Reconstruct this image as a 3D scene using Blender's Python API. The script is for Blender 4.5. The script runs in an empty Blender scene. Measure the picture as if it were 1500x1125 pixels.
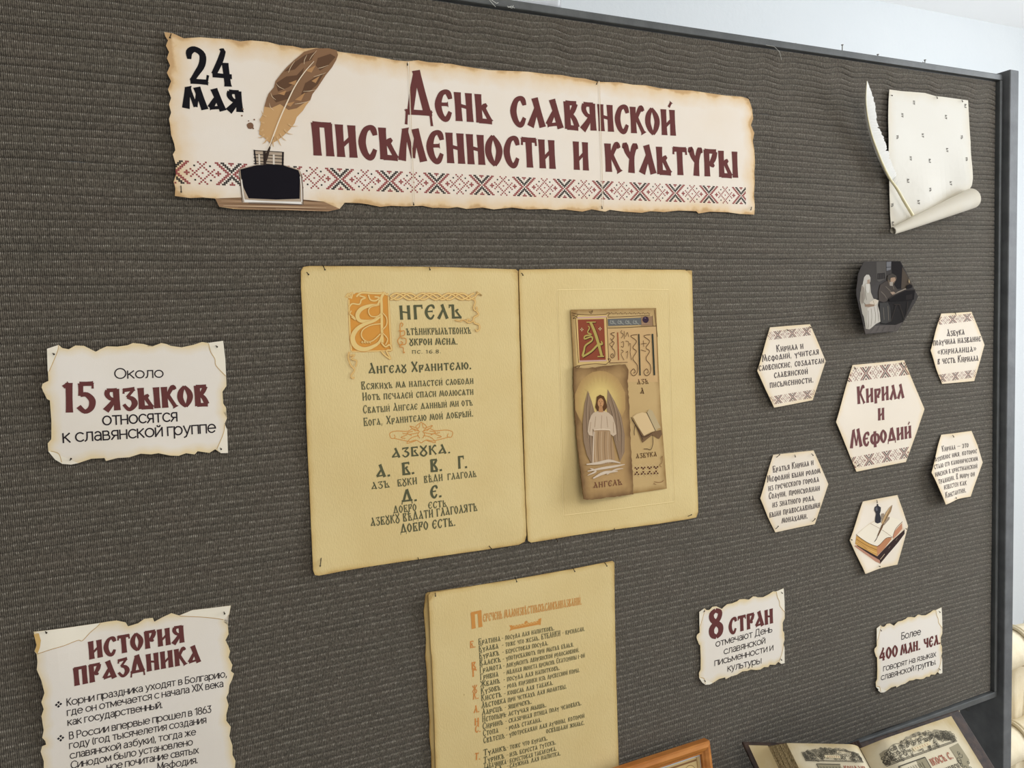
import bpy, bmesh, math, random
from mathutils import Vector, Matrix
import numpy as np

# ------------------------------------------------------------------ camera, world, lights, exposure
TOP = 1.95                      # height of the upper inner edge of the display board (m)
F_PX = 1130.0
RC = ((0.9067166781, 0.0400780710, -0.4198316494),
      (-0.0692422283, 0.9961126735, -0.0544523234),
      (0.4160172826, 0.0784429087, 0.9059670693))       # board (right, down, into) -> camera (right, down, forward)
CAM = (-1.5087358661, 0.4282185559, -0.9902163690)       # camera in board coordinates

scene = bpy.context.scene
col = scene.collection
cam_data = bpy.data.cameras.new('camera')
cam = bpy.data.objects.new('camera', cam_data)
col.objects.link(cam)
cam_data.sensor_width = 36.0
cam_data.lens = 36.0 * F_PX / 1500.0
cam_data.clip_start = 0.02
def w3(b):                      # board coordinates -> world
    return Vector((b[0], b[2], TOP - b[1]))
def wdir(b):
    return Vector((b[0], b[2], -b[1]))
cx, cy, cz = wdir(RC[0]), -wdir(RC[1]), -wdir(RC[2])
m = Matrix.Identity(4)
for i in range(3):
    m[i][0], m[i][1], m[i][2] = cx[i], cy[i], cz[i]
m.translation = w3(CAM)
cam.matrix_world = m
scene.camera = cam

scene.view_settings.view_transform = 'Standard'
scene.view_settings.look = 'None'
scene.view_settings.exposure = 0.0
scene.view_settings.gamma = 1.0
scene.view_settings.use_curve_mapping = False

world = bpy.data.worlds.new('room_daylight')
scene.world = world
world.use_nodes = True
bg = world.node_tree.nodes['Background']
bg.inputs[0].default_value = (1.0, 0.98, 0.95, 1)
bg.inputs[1].default_value = 0.70

def area_light(name, loc, target, sx, sy, power, color):
    d = bpy.data.lights.new(name, 'AREA')
    d.shape = 'RECTANGLE'; d.size = sx; d.size_y = sy; d.energy = power; d.color = color
    o = bpy.data.objects.new(name, d); col.objects.link(o)
    o.location = loc
    o.rotation_euler = (Vector(target) - Vector(loc)).to_track_quat('-Z', 'Y').to_euler()
    return o
area_light('window_daylight', (1.9, -1.15, 1.85), (-0.4, 0.0, 1.6), 1.1, 1.3, 57, (0.89, 0.945, 1.0))
area_light('ceiling_lamp', (-1.0, -1.6, 2.5), (-0.9, 0.0, 1.3), 0.9, 0.9, 12, (1.0, 0.95, 0.88))

# ------------------------------------------------------------------ helpers
random.seed(7)
def B(px, py, h=0.0):
    """point of the board plane (h metres in front of it) seen at a pixel of the 1500 x 1125 frame"""
    v = ((px - 750) / F_PX, (py - 562.5) / F_PX, 1.0)
    d = [sum(RC[r][c] * v[r] for r in range(3)) for c in range(3)]
    s = (-h - CAM[2]) / d[2]
    return (CAM[0] + s * d[0], CAM[1] + s * d[1])
def P3(px, py, h):
    x, y = B(px, py, h)
    return w3((x, y, -h))
def zoomed(scale, ox, oy):
    return lambda pts: [(ox + x / scale, oy + y / scale) for x, y in pts]

def lin(c):
    c /= 255.0
    return c / 12.92 if c <= 0.04045 else ((c + 0.055) / 1.055) ** 2.4
def rgb(r, g, b):
    return (lin(r), lin(g), lin(b), 1.0)

def material(name, color, rough=0.8, spec=0.3, metal=0.0):
    mt = bpy.data.materials.new(name); mt.use_nodes = True
    b = mt.node_tree.nodes['Principled BSDF']
    b.inputs['Base Color'].default_value = color
    b.inputs['Roughness'].default_value = rough
    b.inputs['Metallic'].default_value = metal
    b.inputs['Specular IOR Level'].default_value = spec
    return mt
INKS = {}
def ink(r, g, b):
    k = (r, g, b)
    if k not in INKS:
        INKS[k] = material('ink_%02x%02x%02x' % k, rgb(*k), 0.8, 0.08)
    return INKS[k]

def N(mt, t, **kw):
    n = mt.node_tree.nodes.new(t)
    for k, v in kw.items():
        setattr(n, k, v)
    return n
def L(mt, a, b):
    mt.node_tree.links.new(a, b)
def bsdf(mt):
    return mt.node_tree.nodes['Principled BSDF']
def ramp(mt, stops):
    r = N(mt, 'ShaderNodeValToRGB')
    e = r.color_ramp.elements
    while len(e) < len(stops):
        e.new(0.5)
    for i, (p, c) in enumerate(stops):
        e[i].position = p; e[i].color = c
    return r
def noise(mt, scale, detail=4, vec=None, rough=0.55):
    n = N(mt, 'ShaderNodeTexNoise')
    n.inputs['Scale'].default_value = scale; n.inputs['Detail'].default_value = detail
    n.inputs['Roughness'].default_value = rough
    if vec is not None: L(mt, vec, n.inputs['Vector'])
    return n
def coords(mt, scale=(1, 1, 1)):
    t = N(mt, 'ShaderNodeTexCoord'); mp = N(mt, 'ShaderNodeMapping')
    mp.inputs['Scale'].default_value = scale
    L(mt, t.outputs['Object'], mp.inputs['Vector'])
    return mp.outputs['Vector']
def mix(mt, fac, a, b, mode='MIX'):
    n = N(mt, 'ShaderNodeMix', data_type='RGBA', blend_type=mode)
    for s, i in ((fac, 0), (a, 6), (b, 7)):
        if hasattr(s, 'node'): L(mt, s, n.inputs[i])
        else: n.inputs[i].default_value = s
    return n.outputs[2]
def math_node(mt, op, a, b=None, clamp=False):
    n = N(mt, 'ShaderNodeMath', operation=op, use_clamp=clamp)
    for i, s in enumerate((a, b)):
        if s is None: continue
        if hasattr(s, 'node'): L(mt, s, n.inputs[i])
        else: n.inputs[i].default_value = s
    return n.outputs[0]
def bump(mt, height, strength, dist):
    b = N(mt, 'ShaderNodeBump')
    b.inputs['Strength'].default_value = strength; b.inputs['Distance'].default_value = dist
    L(mt, height, b.inputs['Height'])
    L(mt, b.outputs['Normal'], bsdf(mt).inputs['Normal'])

def paper_material(name, base, aged, edge_w, mott=0.35, grain=0.15, grain_scale=900, burn=None):
    """printed parchment: tan wear along the sheet's edge (attribute 'edge' = distance to the outline in m) and soft mottling"""
    mt = material(name, base, 0.72, 0.2)
    v = coords(mt)
    at = N(mt, 'ShaderNodeAttribute', attribute_name='edge')
    n1 = noise(mt, 22, 5, v); n2 = noise(mt, 9, 3, v)
    d = math_node(mt, 'DIVIDE', at.outputs['Fac'], edge_w)
    jit = math_node(mt, 'MULTIPLY', math_node(mt, 'SUBTRACT', n1.outputs['Fac'], 0.5), 1.5)
    f = math_node(mt, 'ADD', d, jit)
    r = ramp(mt, [(0.0, (1, 1, 1, 1)), (0.45, (0.42, 0.42, 0.42, 1)), (1.0, (0, 0, 0, 1))])
    L(mt, f, r.inputs['Fac'])
    r2 = ramp(mt, [(0.35, (0, 0, 0, 1)), (0.75, (mott, mott, mott, 1))])
    L(mt, n2.outputs['Fac'], r2.inputs['Fac'])
    c = mix(mt, r2.outputs['Color'], base, tuple(0.5 * (base[i] + aged[i]) for i in range(3)) + (1,))
    c = mix(mt, r.outputs['Color'], c, aged)
    if burn:
        rb = ramp(mt, [(0.0, (1, 1, 1, 1)), (0.16, (0, 0, 0, 1))])
        L(mt, f, rb.inputs['Fac'])
        c = mix(mt, math_node(mt, 'MULTIPLY', rb.outputs['Color'], 0.5), c, burn)
    L(mt, c, bsdf(mt).inputs['Base Color'])
    g = noise(mt, grain_scale, 2, v)
    bump(mt, g.outputs['Fac'], grain, 0.0004)
    return mt

# ---- mesh collector
class MB:
    def __init__(self):
        self.v = []; self.f = []; self.mi = []; self.mats = []
    def mat(self, mt):
        if mt not in self.mats: self.mats.append(mt)
        return self.mats.index(mt)
    def add(self, verts, faces, mt):
        o = len(self.v); k = self.mat(mt)
        self.v += [tuple(p) for p in verts]
        for f in faces:
            self.f.append(tuple(o + i for i in f)); self.mi.append(k)
    def box(self, lo, hi, mt):
        x0, y0, z0 = lo; x1, y1, z1 = hi
        vs = [(x0, y0, z0), (x1, y0, z0), (x1, y1, z0), (x0, y1, z0), (x0, y0, z1), (x1, y0, z1), (x1, y1, z1), (x0, y1, z1)]
        self.add(vs, [(0, 3, 2, 1), (4, 5, 6, 7), (0, 1, 5, 4), (1, 2, 6, 5), (2, 3, 7, 6), (3, 0, 4, 7)], mt)
    def tube(self, pts, rad, mt, n=8, cap=True):
        pts = [Vector(p) for p in pts]
        rs = rad if isinstance(rad, (list, tuple)) else [rad] * len(pts)
        t0 = (pts[1] - pts[0]).normalized()
        a = t0.orthogonal().normalized()
        rings = []; vs = []
        for i, p in enumerate(pts):
            t = (pts[min(i + 1, len(pts) - 1)] - pts[max(i - 1, 0)]).normalized()
            a = (a - t * a.dot(t)).normalized(); b = t.cross(a)
            for k in range(n):
                an = 2 * math.pi * k / n
                vs.append(p + (a * math.cos(an) + b * math.sin(an)) * rs[i])
        fs = []
        for i in range(len(pts) - 1):
            for k in range(n):
                fs.append((i * n + k, i * n + (k + 1) % n, (i + 1) * n + (k + 1) % n, (i + 1) * n + k))
        if cap:
            fs.append(tuple(range(n - 1, -1, -1))); q = (len(pts) - 1) * n
            fs.append(tuple(range(q, q + n)))
        self.add(vs, fs, mt)
    def grid(self, rows, mt, closed=False):
        nr, nc = len(rows), len(rows[0])
        fs = []
        for i in range(nr - 1):
            for j in range(nc - 1 if not closed else nc):
                fs.append((i * nc + j, i * nc + (j + 1) % nc, (i + 1) * nc + (j + 1) % nc, (i + 1) * nc + j))
        self.add([p for r in rows for p in r], fs, mt)
    def ball(self, c, r, mt, n=8):
        rows = []
        for i in range(n // 2 + 1):
            th = math.pi * i / (n // 2)
            rows.append([(c[0] + r * math.sin(th) * math.cos(2 * math.pi * k / n), c[1] + r * math.sin(th) * math.sin(2 * math.pi * k / n), c[2] + r * math.cos(th)) for k in range(n)])
        self.grid(rows, mt, True)
    def build(self, name, parent=None, smooth=False, bevel=0.0, origin=None):
        if origin is None:
            a = np.array(self.v)
            origin = Vector(((a.min(0) + a.max(0)) / 2).tolist())
        origin = Vector(origin)
        me = bpy.data.meshes.new(name)
        me.from_pydata([tuple(Vector(p) - origin) for p in self.v], [], self.f)
        for mt in self.mats: me.materials.append(mt)
        me.polygons.foreach_set('material_index', self.mi)
        if smooth: me.polygons.foreach_set('use_smooth', [True] * len(self.f))
        me.update()
        o = bpy.data.objects.new(name, me); col.objects.link(o)
        place(o, origin, parent)
        if bevel:
            bv = o.modifiers.new('bevel', 'BEVEL'); bv.width = bevel; bv.segments = 2; bv.limit_method = 'ANGLE'
        return o
def world_loc(o):
    p = Vector(o.location)
    while o.parent:
        o = o.parent; p += Vector(o.location)
    return p
def place(o, origin, parent):
    if parent:
        o.parent = parent; o.location = origin - world_loc(parent)
    else:
        o.location = origin
def thing(o, label, cat, group=None):
    o['label'] = label; o['category'] = cat
    if group: o['group'] = group
    return o
def empty(name, loc):
    o = bpy.data.objects.new(name, None); o.empty_display_size = 0.02
    o.location = loc; col.objects.link(o); return o
def structure(o):
    o['kind'] = 'structure'; return o

# ---- papers
def clean(pts):
    out = []
    for p in pts:
        if not out or (p[0] - out[-1][0]) ** 2 + (p[1] - out[-1][1]) ** 2 > 1e-9: out.append(p)
    if (out[0][0] - out[-1][0]) ** 2 + (out[0][1] - out[-1][1]) ** 2 < 1e-9: out.pop()
    return out
class Sheet:
    """a sheet pinned to the board; outline in board coordinates, zf(x, y) = height in front of the board"""
    def __init__(self, name, outline_px, mt, h=0.003, lifts=(), thick=0.0005, step=0.012, waves=(), back=None, parent=None):
        self.h = h
        self.lifts = [(B(x, y, h + a), a, r) for x, y, a, r in lifts]
        self.waves = waves
        self.pts = clean([self.b(p) for p in outline_px])
        bm = bmesh.new()
        vs = [bm.verts.new((x, y, 0)) for x, y in self.pts]
        f = bm.faces.new(vs)
        bmesh.ops.triangulate(bm, faces=[f])
        xs = [p[0] for p in self.pts]; ys = [p[1] for p in self.pts]
        for ax, lo, hi in ((0, min(xs), max(xs)), (1, min(ys), max(ys))):
            k = max(1, int((hi - lo) / step))
            for i in range(1, k):
                c = [0, 0, 0]; c[ax] = lo + (hi - lo) * i / k
                nrm = [0, 0, 0]; nrm[ax] = 1
                bmesh.ops.bisect_plane(bm, geom=bm.verts[:] + bm.edges[:] + bm.faces[:], plane_co=c, plane_no=nrm, dist=1e-6)
        bm.verts.ensure_lookup_table()
        P = np.array([(v.co.x, v.co.y) for v in bm.verts])
        A = np.array(self.pts); Bq = np.roll(A, -1, 0)
        D = np.full(len(P), 9.0)
        for a, b in zip(A, Bq):
            ab = b - a
            t = np.clip(((P - a) @ ab) / max(ab @ ab, 1e-12), 0, 1)
            D = np.minimum(D, np.linalg.norm(P - (a + t[:, None] * ab), axis=1))
        n = len(P)
        faces = [[v.index for v in f.verts] for f in bm.faces]
        bm.verts.index_update()
        faces = [[v.index for v in f.verts] for f in bm.faces]
        bedges = [(l.vert.index, l.link_loop_next.vert.index) for e in bm.edges if len(e.link_faces) == 1 for l in e.link_loops]
        flip = False
        f0 = bm.faces[:][0]; f0.normal_update(); flip = f0.normal.z > 0   # outward = -board z
        bm.free()
        front = [w3((P[i, 0], P[i, 1], -self.z(*P[i]))) for i in range(n)]
        rear = [w3((P[i, 0], P[i, 1], -self.z(*P[i]) + thick)) for i in range(n)]
        # world mapping (x, y, z) -> (x, z, -y) keeps handedness; normals must face -Y
        mb = MB(); k0 = mt; kb = back or mt
        fs = [tuple(reversed(f)) if flip else tuple(f) for f in faces]
        mb.add(front + rear, fs, k0)
        for f in fs:
            mb.f.append(tuple(n + i for i in reversed(f))); mb.mi.append(mb.mat(kb))
        for a, b in bedges:
            q = (a, b, n + b, n + a) if flip else (b, a, n + a, n + b)
            mb.f.append(q); mb.mi.append(mb.mat(k0))
        self.o = mb.build(name, parent)
        at = self.o.data.attributes.new('edge', 'FLOAT', 'POINT')
        at.data.foreach_set('value', np.concatenate([D, D]).astype(np.float32))
    def z(self, x, y):
        h = self.h
        for (c, a, r) in self.lifts:
            h += a * math.exp(-((x - c[0]) ** 2 + (y - c[1]) ** 2) / (r * r))
        for (amp, kx, ky, ph) in self.waves:
            h += amp * (0.5 + 0.5 * math.sin(kx * x + ky * y + ph))
        return h
    def at(self, x, y, e):
        return w3((x, y, -(self.z(x, y) + e)))
    def b(self, p):             # where a point of the photograph lies on the (curled) sheet
        x, y = B(p[0], p[1], self.h)
        for _ in range(4):
            x, y = B(p[0], p[1], self.z(x, y))
        return x, y

def dens(pts, step):
    out = []
    for i in range(len(pts)):
        a = pts[i]; b = pts[(i + 1) % len(pts)]
        n = max(1, int(math.hypot(b[0] - a[0], b[1] - a[1]) / step))
        for k in range(n):
            out.append((a[0] + (b[0] - a[0]) * k / n, a[1] + (b[1] - a[1]) * k / n))
    return out
class Print:
    """flat coloured shapes printed on a sheet, stacked in thin layers"""
    def __init__(self, sheet, e0=0.00012, de=0.00003):
        self.s = sheet; self.mb = MB(); self.e = e0; self.de = de
    def poly(self, c, pts, px=True):
        q = [self.s.b(p) for p in pts] if px else pts
        q = clean(q)
        bm = bmesh.new()
        f = bm.faces.new([bm.verts.new((x, y, 0)) for x, y in q])
        f.normal_update(); flip = f.normal.z > 0
        bmesh.ops.triangulate(bm, faces=[f])
        if self.s.lifts or self.s.waves:        # follow the curl of the sheet
            for ax in (0, 1):
                lo = min(p[ax] for p in q); hi = max(p[ax] for p in q); k = int((hi - lo) / .007)
                for i in range(1, k + 1):
                    cc = [0, 0, 0]; cc[ax] = lo + (hi - lo) * i / (k + 1); nn = [0, 0, 0]; nn[ax] = 1
                    bmesh.ops.bisect_plane(bm, geom=bm.verts[:] + bm.edges[:] + bm.faces[:], plane_co=cc, plane_no=nn, dist=1e-7)
            q = [(v.co.x, v.co.y) for v in bm.verts]
        bm.verts.index_update()
        fs = [tuple(v.index for v in g.verts) for g in bm.faces]
        bm.free()
        fs = [tuple(reversed(g)) if flip else g for g in fs]
        self.mb.add([self.s.at(x, y, self.e) for x, y in q], fs, ink(*c))
        self.e += self.de
    def quad(self, c, q):
        self.mb.add([self.s.at(x, y, self.e) for x, y in q], [(0, 1, 2, 3)], ink(*c))
    def stroke(self, c, pts, w, smooth=True, px=True, taper=None):
        """w in px (or metres when px is False)"""
        q = [self.s.b(p) for p in pts] if px else list(pts)
        if px:
            a = self.s.b((pts[0][0], pts[0][1] + 1)); w = w * math.hypot(a[0] - q[0][0], a[1] - q[0][1])
        ws = [w] * len(q) if taper is None else [w * t for t in taper]
        st = [(x, y, ww) for (x, y), ww in zip(q, ws)]
        if smooth and len(st) > 2: st = catmull(st, 5)
        fine = [st[0]]
        for a_, b_ in zip(st, st[1:]):
            k = max(1, int(math.hypot(b_[0] - a_[0], b_[1] - a_[1]) / .008))
            fine += [tuple(a_[j] + (b_[j] - a_[j]) * i / k for j in range(3)) for i in range(1, k + 1)]
        vs, fs = ribbon(fine)
        self.mb.add([self.s.at(x, y, self.e) for x, y in vs], fs, ink(*c))
        self.e += self.de * 0.2
    def layer(self):
        self.e += self.de
    def build(self, name, label=None):
        o = self.mb.build(name, self.s.o)
        if label: o['label'] = label
        return o

# ---- brush lettering: every glyph is a few strokes (x, y, width) in a box one cap height tall
def catmull(pts, n):
    out = []
    P = [pts[0]] + list(pts) + [pts[-1]]
    for i in range(1, len(P) - 2):
        p0, p1, p2, p3 = P[i - 1], P[i], P[i + 1], P[i + 2]
        for k in range(n):
            t = k / n
            out.append(tuple(0.5 * (2 * p1[j] + (p2[j] - p0[j]) * t + (2 * p0[j] - 5 * p1[j] + 4 * p2[j] - p3[j]) * t * t + (3 * p1[j] - p0[j] - 3 * p2[j] + p3[j]) * t ** 3) for j in range(3)))
    out.append(pts[-1]); return out
def ribbon(st):
    vs = []; n = len(st)
    for i, (x, y, w) in enumerate(st):
        a = st[max(i - 1, 0)]; b = st[min(i + 1, n - 1)]
        dx, dy = b[0] - a[0], b[1] - a[1]; l = math.hypot(dx, dy) or 1e-9
        nx, ny = -dy / l * w / 2, dx / l * w / 2
        vs += [(x + nx, y + ny), (x - nx, y - ny)]
    return vs, [(2 * i, 2 * i + 1, 2 * i + 3, 2 * i + 2) for i in range(n - 1)]
def st(x0, y0, x1, y1, w0=1.2, w1=1.2, wm=None):
    wm = wm or 0.88 * min(w0, w1)
    pts = []
    for t, w in ((0, w0), (0.12, wm * 1.06), (0.5, wm), (0.88, wm * 1.06), (1, w1)):
        pts.append((x0 + (x1 - x0) * t, y0 + (y1 - y0) * t, w))
    return (0, pts)
def cu(*p):
    return (1, list(p))
STEM = lambda x, dx=0.02: st(x, 1.0, x + dx, 0.0)
BOWL = lambda x: [st(x + .16, .56, x + .42, .05, .8, 1.0), st(x, .07, x + .46, .06, .85, .85), cu((x + .12, .5, .5), (x + .2, .58, .8), (x + .3, .66, .5))]
LENS = lambda x: [cu((x + .24, 1.0, .5), (x + .1, .74, 1.0), (x + .06, .46, 1.1), (x + .14, .2, .95), (x + .28, 0, .5)), cu((x + .24, 1.0, .5), (x + .4, .74, 1.0), (x + .46, .5, 1.1), (x + .4, .24, .95), (x + .28, 0, .5))]
CEE = [cu((.52, .74, .7), (.46, .93, .95), (.34, .97, .7), (.2, .85, .85), (.1, .52, 1.1), (.16, .2, 1.0), (.29, .03, .8), (.4, .08, .8), (.5, .3, .6))]
GLYPHS = {
 'А': (.64, [st(.27, 1.03, .56, 0), cu((.38, .68, .6), (.24, .42, .8), (.08, .1, 1.0)), st(.05, .09, .48, .16, .8, .6)]),
 'Б': (.58, [STEM(.12), st(.1, .94, .52, .95, .8, .9), st(.5, .98, .5, .8, .6, .5)] + BOWL(.12)),
 'В': (.58, [STEM(.12), st(.08, .95, .5, .95, .8, .8), cu((.47, .95, .9), (.36, .7, .9), (.25, .54, .7)), cu((.25, .56, .7), (.4, .36, .9), (.5, .08, 1.0)), st(.1, .06, .54, .05, .85, .85)]),
 'Г': (.52, [STEM(.12), st(.08, .95, .5, .95, .85, .9), st(.47, 1.0, .49, .74, .7, .5)]),
 'Д': (.74, [cu((.36, 1.04, .7), (.26, .6, .95), (.16, .12, .9)), st(.36, 1.06, .6, .12), st(.04, .12, .72, .13, .8, .8), st(.08, .16, .04, -.16, .9, .4), st(.67, .16, .7, -.16, .9, .4)]),
 'Е': (.58, CEE + [st(.14, .53, .44, .55, .6, .9)]),
 'Ж': (.86, [st(.42, 1, .44, 0), cu((.06, .96, 1.1), (.16, .74, .9), (.38, .52, .6)), cu((.38, .52, .6), (.18, .3, .8), (.06, .02, 1.1)), cu((.8, .96, 1.1), (.7, .74, .9), (.48, .52, .6)), cu((.48, .52, .6), (.68, .3, .8), (.82, .02, 1.1))]),
 'З': (.54, [st(.06, .92, .5, .97, .8, .8), st(.09, .97, .07, .76, .7, .4), st(.47, .96, .2, .58, .8, .6), cu((.2, .6, .6), (.4, .5, .9), (.48, .28, 1.1), (.36, .06, .8), (.22, .03, .7), (.06, .26, .6))]),
 'И': (.64, [STEM(.12), STEM(.5), st(.14, .3, .52, .66, .6, .6)]),
 'Й': (.64, [STEM(.12), STEM(.5), st(.14, .3, .52, .66, .6, .6), st(.36, 1.1, .48, 1.3, .5, .9)]),
 'К': (.62, [STEM(.12), cu((.56, .86, .6), (.48, .98, .9), (.38, .86, .8), (.22, .5, .6)), st(.26, .6, .56, 0, .8, 1.2)]),
 'Л': (.6, [st(.28, 1.03, .54, 0), cu((.36, .74, .7), (.24, .42, .9), (.08, 0, 1.2))]),
 'М': (.84, [cu((.22, .98, 1.0), (.15, .6, .95), (.07, 0, 1.2)), st(.22, 1.04, .44, .1, 1.2, .7), st(.44, .1, .58, .9, .6, .8), st(.54, 1.04, .78, 0)]),
 'Н': (.64, [STEM(.12), STEM(.5), st(.14, .56, .52, .48, .6, .6)]),
 'О': (.56, LENS(.0)),
 'П': (.64, [STEM(.12), STEM(.5), st(.04, .95, .6, .95, .85, .85)]),
 'Р': (.56, [STEM(.12), st(.04, .95, .54, .95, .85, .8), cu((.5, .95, .9), (.42, .68, 1.0), (.24, .42, .6)), cu((.26, .42, .4), (.36, .44, .8), (.44, .38, .4))]),
 'С': (.56, CEE),
 'Т': (.6, [st(.3, .95, .32, 0), st(.04, .95, .58, .95, .85, .85), st(.06, 1.0, .05, .76, .7, .4), st(.56, 1.0, .58, .76, .7, .4)]),
 'У': (.58, [cu((.02, .86, .4), (.1, .98, 1.0), (.18, .74, .9), (.34, .5, .7)), cu((.56, .86, .5), (.48, .98, 1.0), (.36, .6, .9), (.32, 0, 1.2))]),
 'Ꙋ': (.56, [cu((.06, 1.08, .5), (.14, .9, .9), (.4, .5, .8), (.5, .2, 1.0), (.3, -.06, .8), (.08, .2, 1.0), (.2, .5, .8), (.44, .9, .9), (.5, 1.08, .5))]),
 'Ф': (.82, [st(.4, 1.1, .42, -.14), cu((.4, .9, .5), (.16, .76, .9), (.1, .48, 1.1), (.2, .24, .9), (.4, .14, .5)), cu((.42, .9, .5), (.66, .76, .9), (.74, .48, 1.1), (.64, .24, .9), (.42, .14, .5))]),
 'Х': (.6, [st(.08, 1, .54, 0), cu((.54, .98, 1.0), (.36, .56, .7), (.08, 0, 1.0))]),
 'Ц': (.68, [STEM(.12), STEM(.5), st(.1, .06, .64, .06, .85, .8), st(.62, .08, .64, -.2, .8, .4)]),
 'Ч': (.6, [STEM(.48), cu((.1, 1, 1.1), (.12, .7, .9), (.24, .5, .8), (.48, .5, .6))]),
 'Ш': (.9, [STEM(.12), STEM(.44), STEM(.76), st(.1, .06, .8, .06, .85, .85)]),
 'Щ': (.94, [STEM(.12), STEM(.44), STEM(.76), st(.1, .06, .88, .06, .85, .85), st(.87, .08, .89, -.2, .8, .4)]),
 'Ъ': (.64, [st(.18, 1, .2, 0), st(-.02, .94, .22, .95, .8, .8), st(0, .98, .0, .76, .7, .4)] + BOWL(.18)),
 'Ы': (.84, [STEM(.12), STEM(.72)] + BOWL(.12)),
 'Ь': (.58, [STEM(.12)] + BOWL(.12)),
 'Ѣ': (.64, [st(.18, 1.15, .2, 0), st(-.04, .84, .46, .86, .7, .7)] + BOWL(.18)),
 'Э': (.56, [cu((.04, .74, .7), (.1, .93, .95), (.22, .97, .7), (.36, .85, .85), (.46, .52, 1.1), (.4, .2, 1.0), (.27, .03, .8), (.16, .08, .8), (.06, .3, .6)), st(.16, .53, .42, .53, .6, .6)]),
 'Ю': (.86, [STEM(.12), st(.14, .52, .4, .52, .6, .6)] + LENS(.32)),
 'Я': (.62, [STEM(.48), st(.14, .95, .52, .95, .8, .8), cu((.18, .95, .9), (.14, .76, .9), (.26, .56, .7), (.46, .52, .5)), cu((.4, .54, .6), (.28, .3, .9), (.06, 0, 1.2))]),
 'Ѧ': (.66, [st(.3, 1.03, .6, 0), cu((.32, .9, .7), (.2, .42, .8), (.06, 0, 1.0)), st(.16, .36, .46, .36, .6, .6), st(.32, .36, .32, 0, .7, .8)]),
 'І': (.26, [STEM(.12)]),
 'Ѵ': (.5, [st(.08, 1, .26, 0), cu((.26, 0, .9), (.4, .7, .8), (.5, .96, 1.0))]),
 '0': (.56, LENS(0.0)),
 '1': (.36, [st(.2, 1, .2, 0), st(.02, .86, .2, .99, .7, 1.0)]),
 '2': (.58, [cu((.08, .7, .6), (.1, .9, 1.0), (.26, 1.0, .9), (.46, .86, 1.0), (.42, .56, 1.0), (.22, .26, .8), (.08, .06, .7)), st(.04, .06, .54, .05, .9, 1.0), st(.5, .04, .56, .26, .9, .4)]),
 '3': (.54, [st(.06, .92, .5, .97, .8, .8), st(.47, .96, .2, .58, .8, .6), cu((.2, .6, .6), (.4, .5, .9), (.48, .28, 1.1), (.36, .06, .8), (.22, .03, .7), (.06, .26, .6))]),
 '4': (.64, [cu((.36, .98, .9), (.42, 1.0, .8), (.3, .7, .9), (.08, .3, .8)), st(.04, .28, .6, .26, .8, .8), st(.44, .66, .46, -.04, 1.1, 1.2)]),
 '5': (.56, [st(.1, .96, .54, .97, .9, 1.0), st(.52, 1.0, .52, .8, .6, .4), st(.14, .98, .14, .56, 1.0, .9), cu((.12, .58, .7), (.32, .6, .9), (.5, .4, 1.1), (.46, .14, 1.0), (.26, .02, .8), (.06, .2, .9))]),
 '6': (.56, [cu((.48, .9, .7), (.3, .96, .8), (.1, .6, 1.0), (.1, .2, 1.0), (.28, .02, .8), (.48, .22, 1.0), (.44, .46, .9), (.26, .52, .7), (.12, .36, .6))]),
 '8': (.58, [cu((.28, 1.0, .7), (.12, .88, 1.0), (.14, .68, 1.0), (.3, .52, .9), (.46, .34, 1.1), (.44, .12, 1.0), (.28, 0, .7)), cu((.28, 1.0, .7), (.46, .88, .9), (.42, .68, .9), (.26, .52, .9), (.1, .34, 1.1), (.12, .12, 1.0), (.28, 0, .7))]),
 '.': (.24, [st(.1, .16, .12, 0, 1.1, 1.1)]),
 ',': (.24, [st(.12, .14, .06, -.14, 1.0, .5)]),
 '-': (.4, [st(.06, .42, .34, .44, .7, .7)]),
 '—': (.8, [st(.06, .44, .74, .45, .6, .6)]),
 '«': (.5, [st(.24, .62, .06, .4, .6, .6), st(.06, .4, .24, .16, .6, .6), st(.44, .62, .26, .4, .6, .6), st(.26, .4, .44, .16, .6, .6)]),
 '»': (.5, [st(.06, .62, .24, .4, .6, .6), st(.24, .4, .06, .16, .6, .6), st(.26, .62, .44, .4, .6, .6), st(.44, .4, .26, .16, .6, .6)]),
}
DESC = {'Р': .12, 'У': .22, 'Ф': .1, 'Х': .1}
def ustav(text, weight, small=0.78, gap=0.07):
    """strokes of a line of Slavonic lettering; capitals 1 tall, other letters `small` tall"""
    out = []; x = 0.0
    for ch in text:
        if ch == ' ':
            x += .36; continue
        up = ch.upper(); low = ch != up
        adv, strokes = GLYPHS[up]
        s = small if low else 1.0
        sx = s ** 0.6
        dy = -DESC.get(up, 0) if low else 0
        for k, pts in strokes:
            q = [(x + a * sx, b * s + dy * s, max(c, .35) * weight * (0.92 if low else 1)) for a, b, c in pts]
            out.append(catmull(q, 4) if k and len(q) > 2 else q)
        x += (adv + gap) * sx
    return out, x - gap
def _arc(cx, cy, rx, ry, a0, a1, n=10):
    return (0, [(cx + rx * math.cos(math.radians(a0 + (a1 - a0) * k / n)), cy + ry * math.sin(math.radians(a0 + (a1 - a0) * k / n))) for k in range(n + 1)])
def _ln(*p):
    return (0, list(p))
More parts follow.
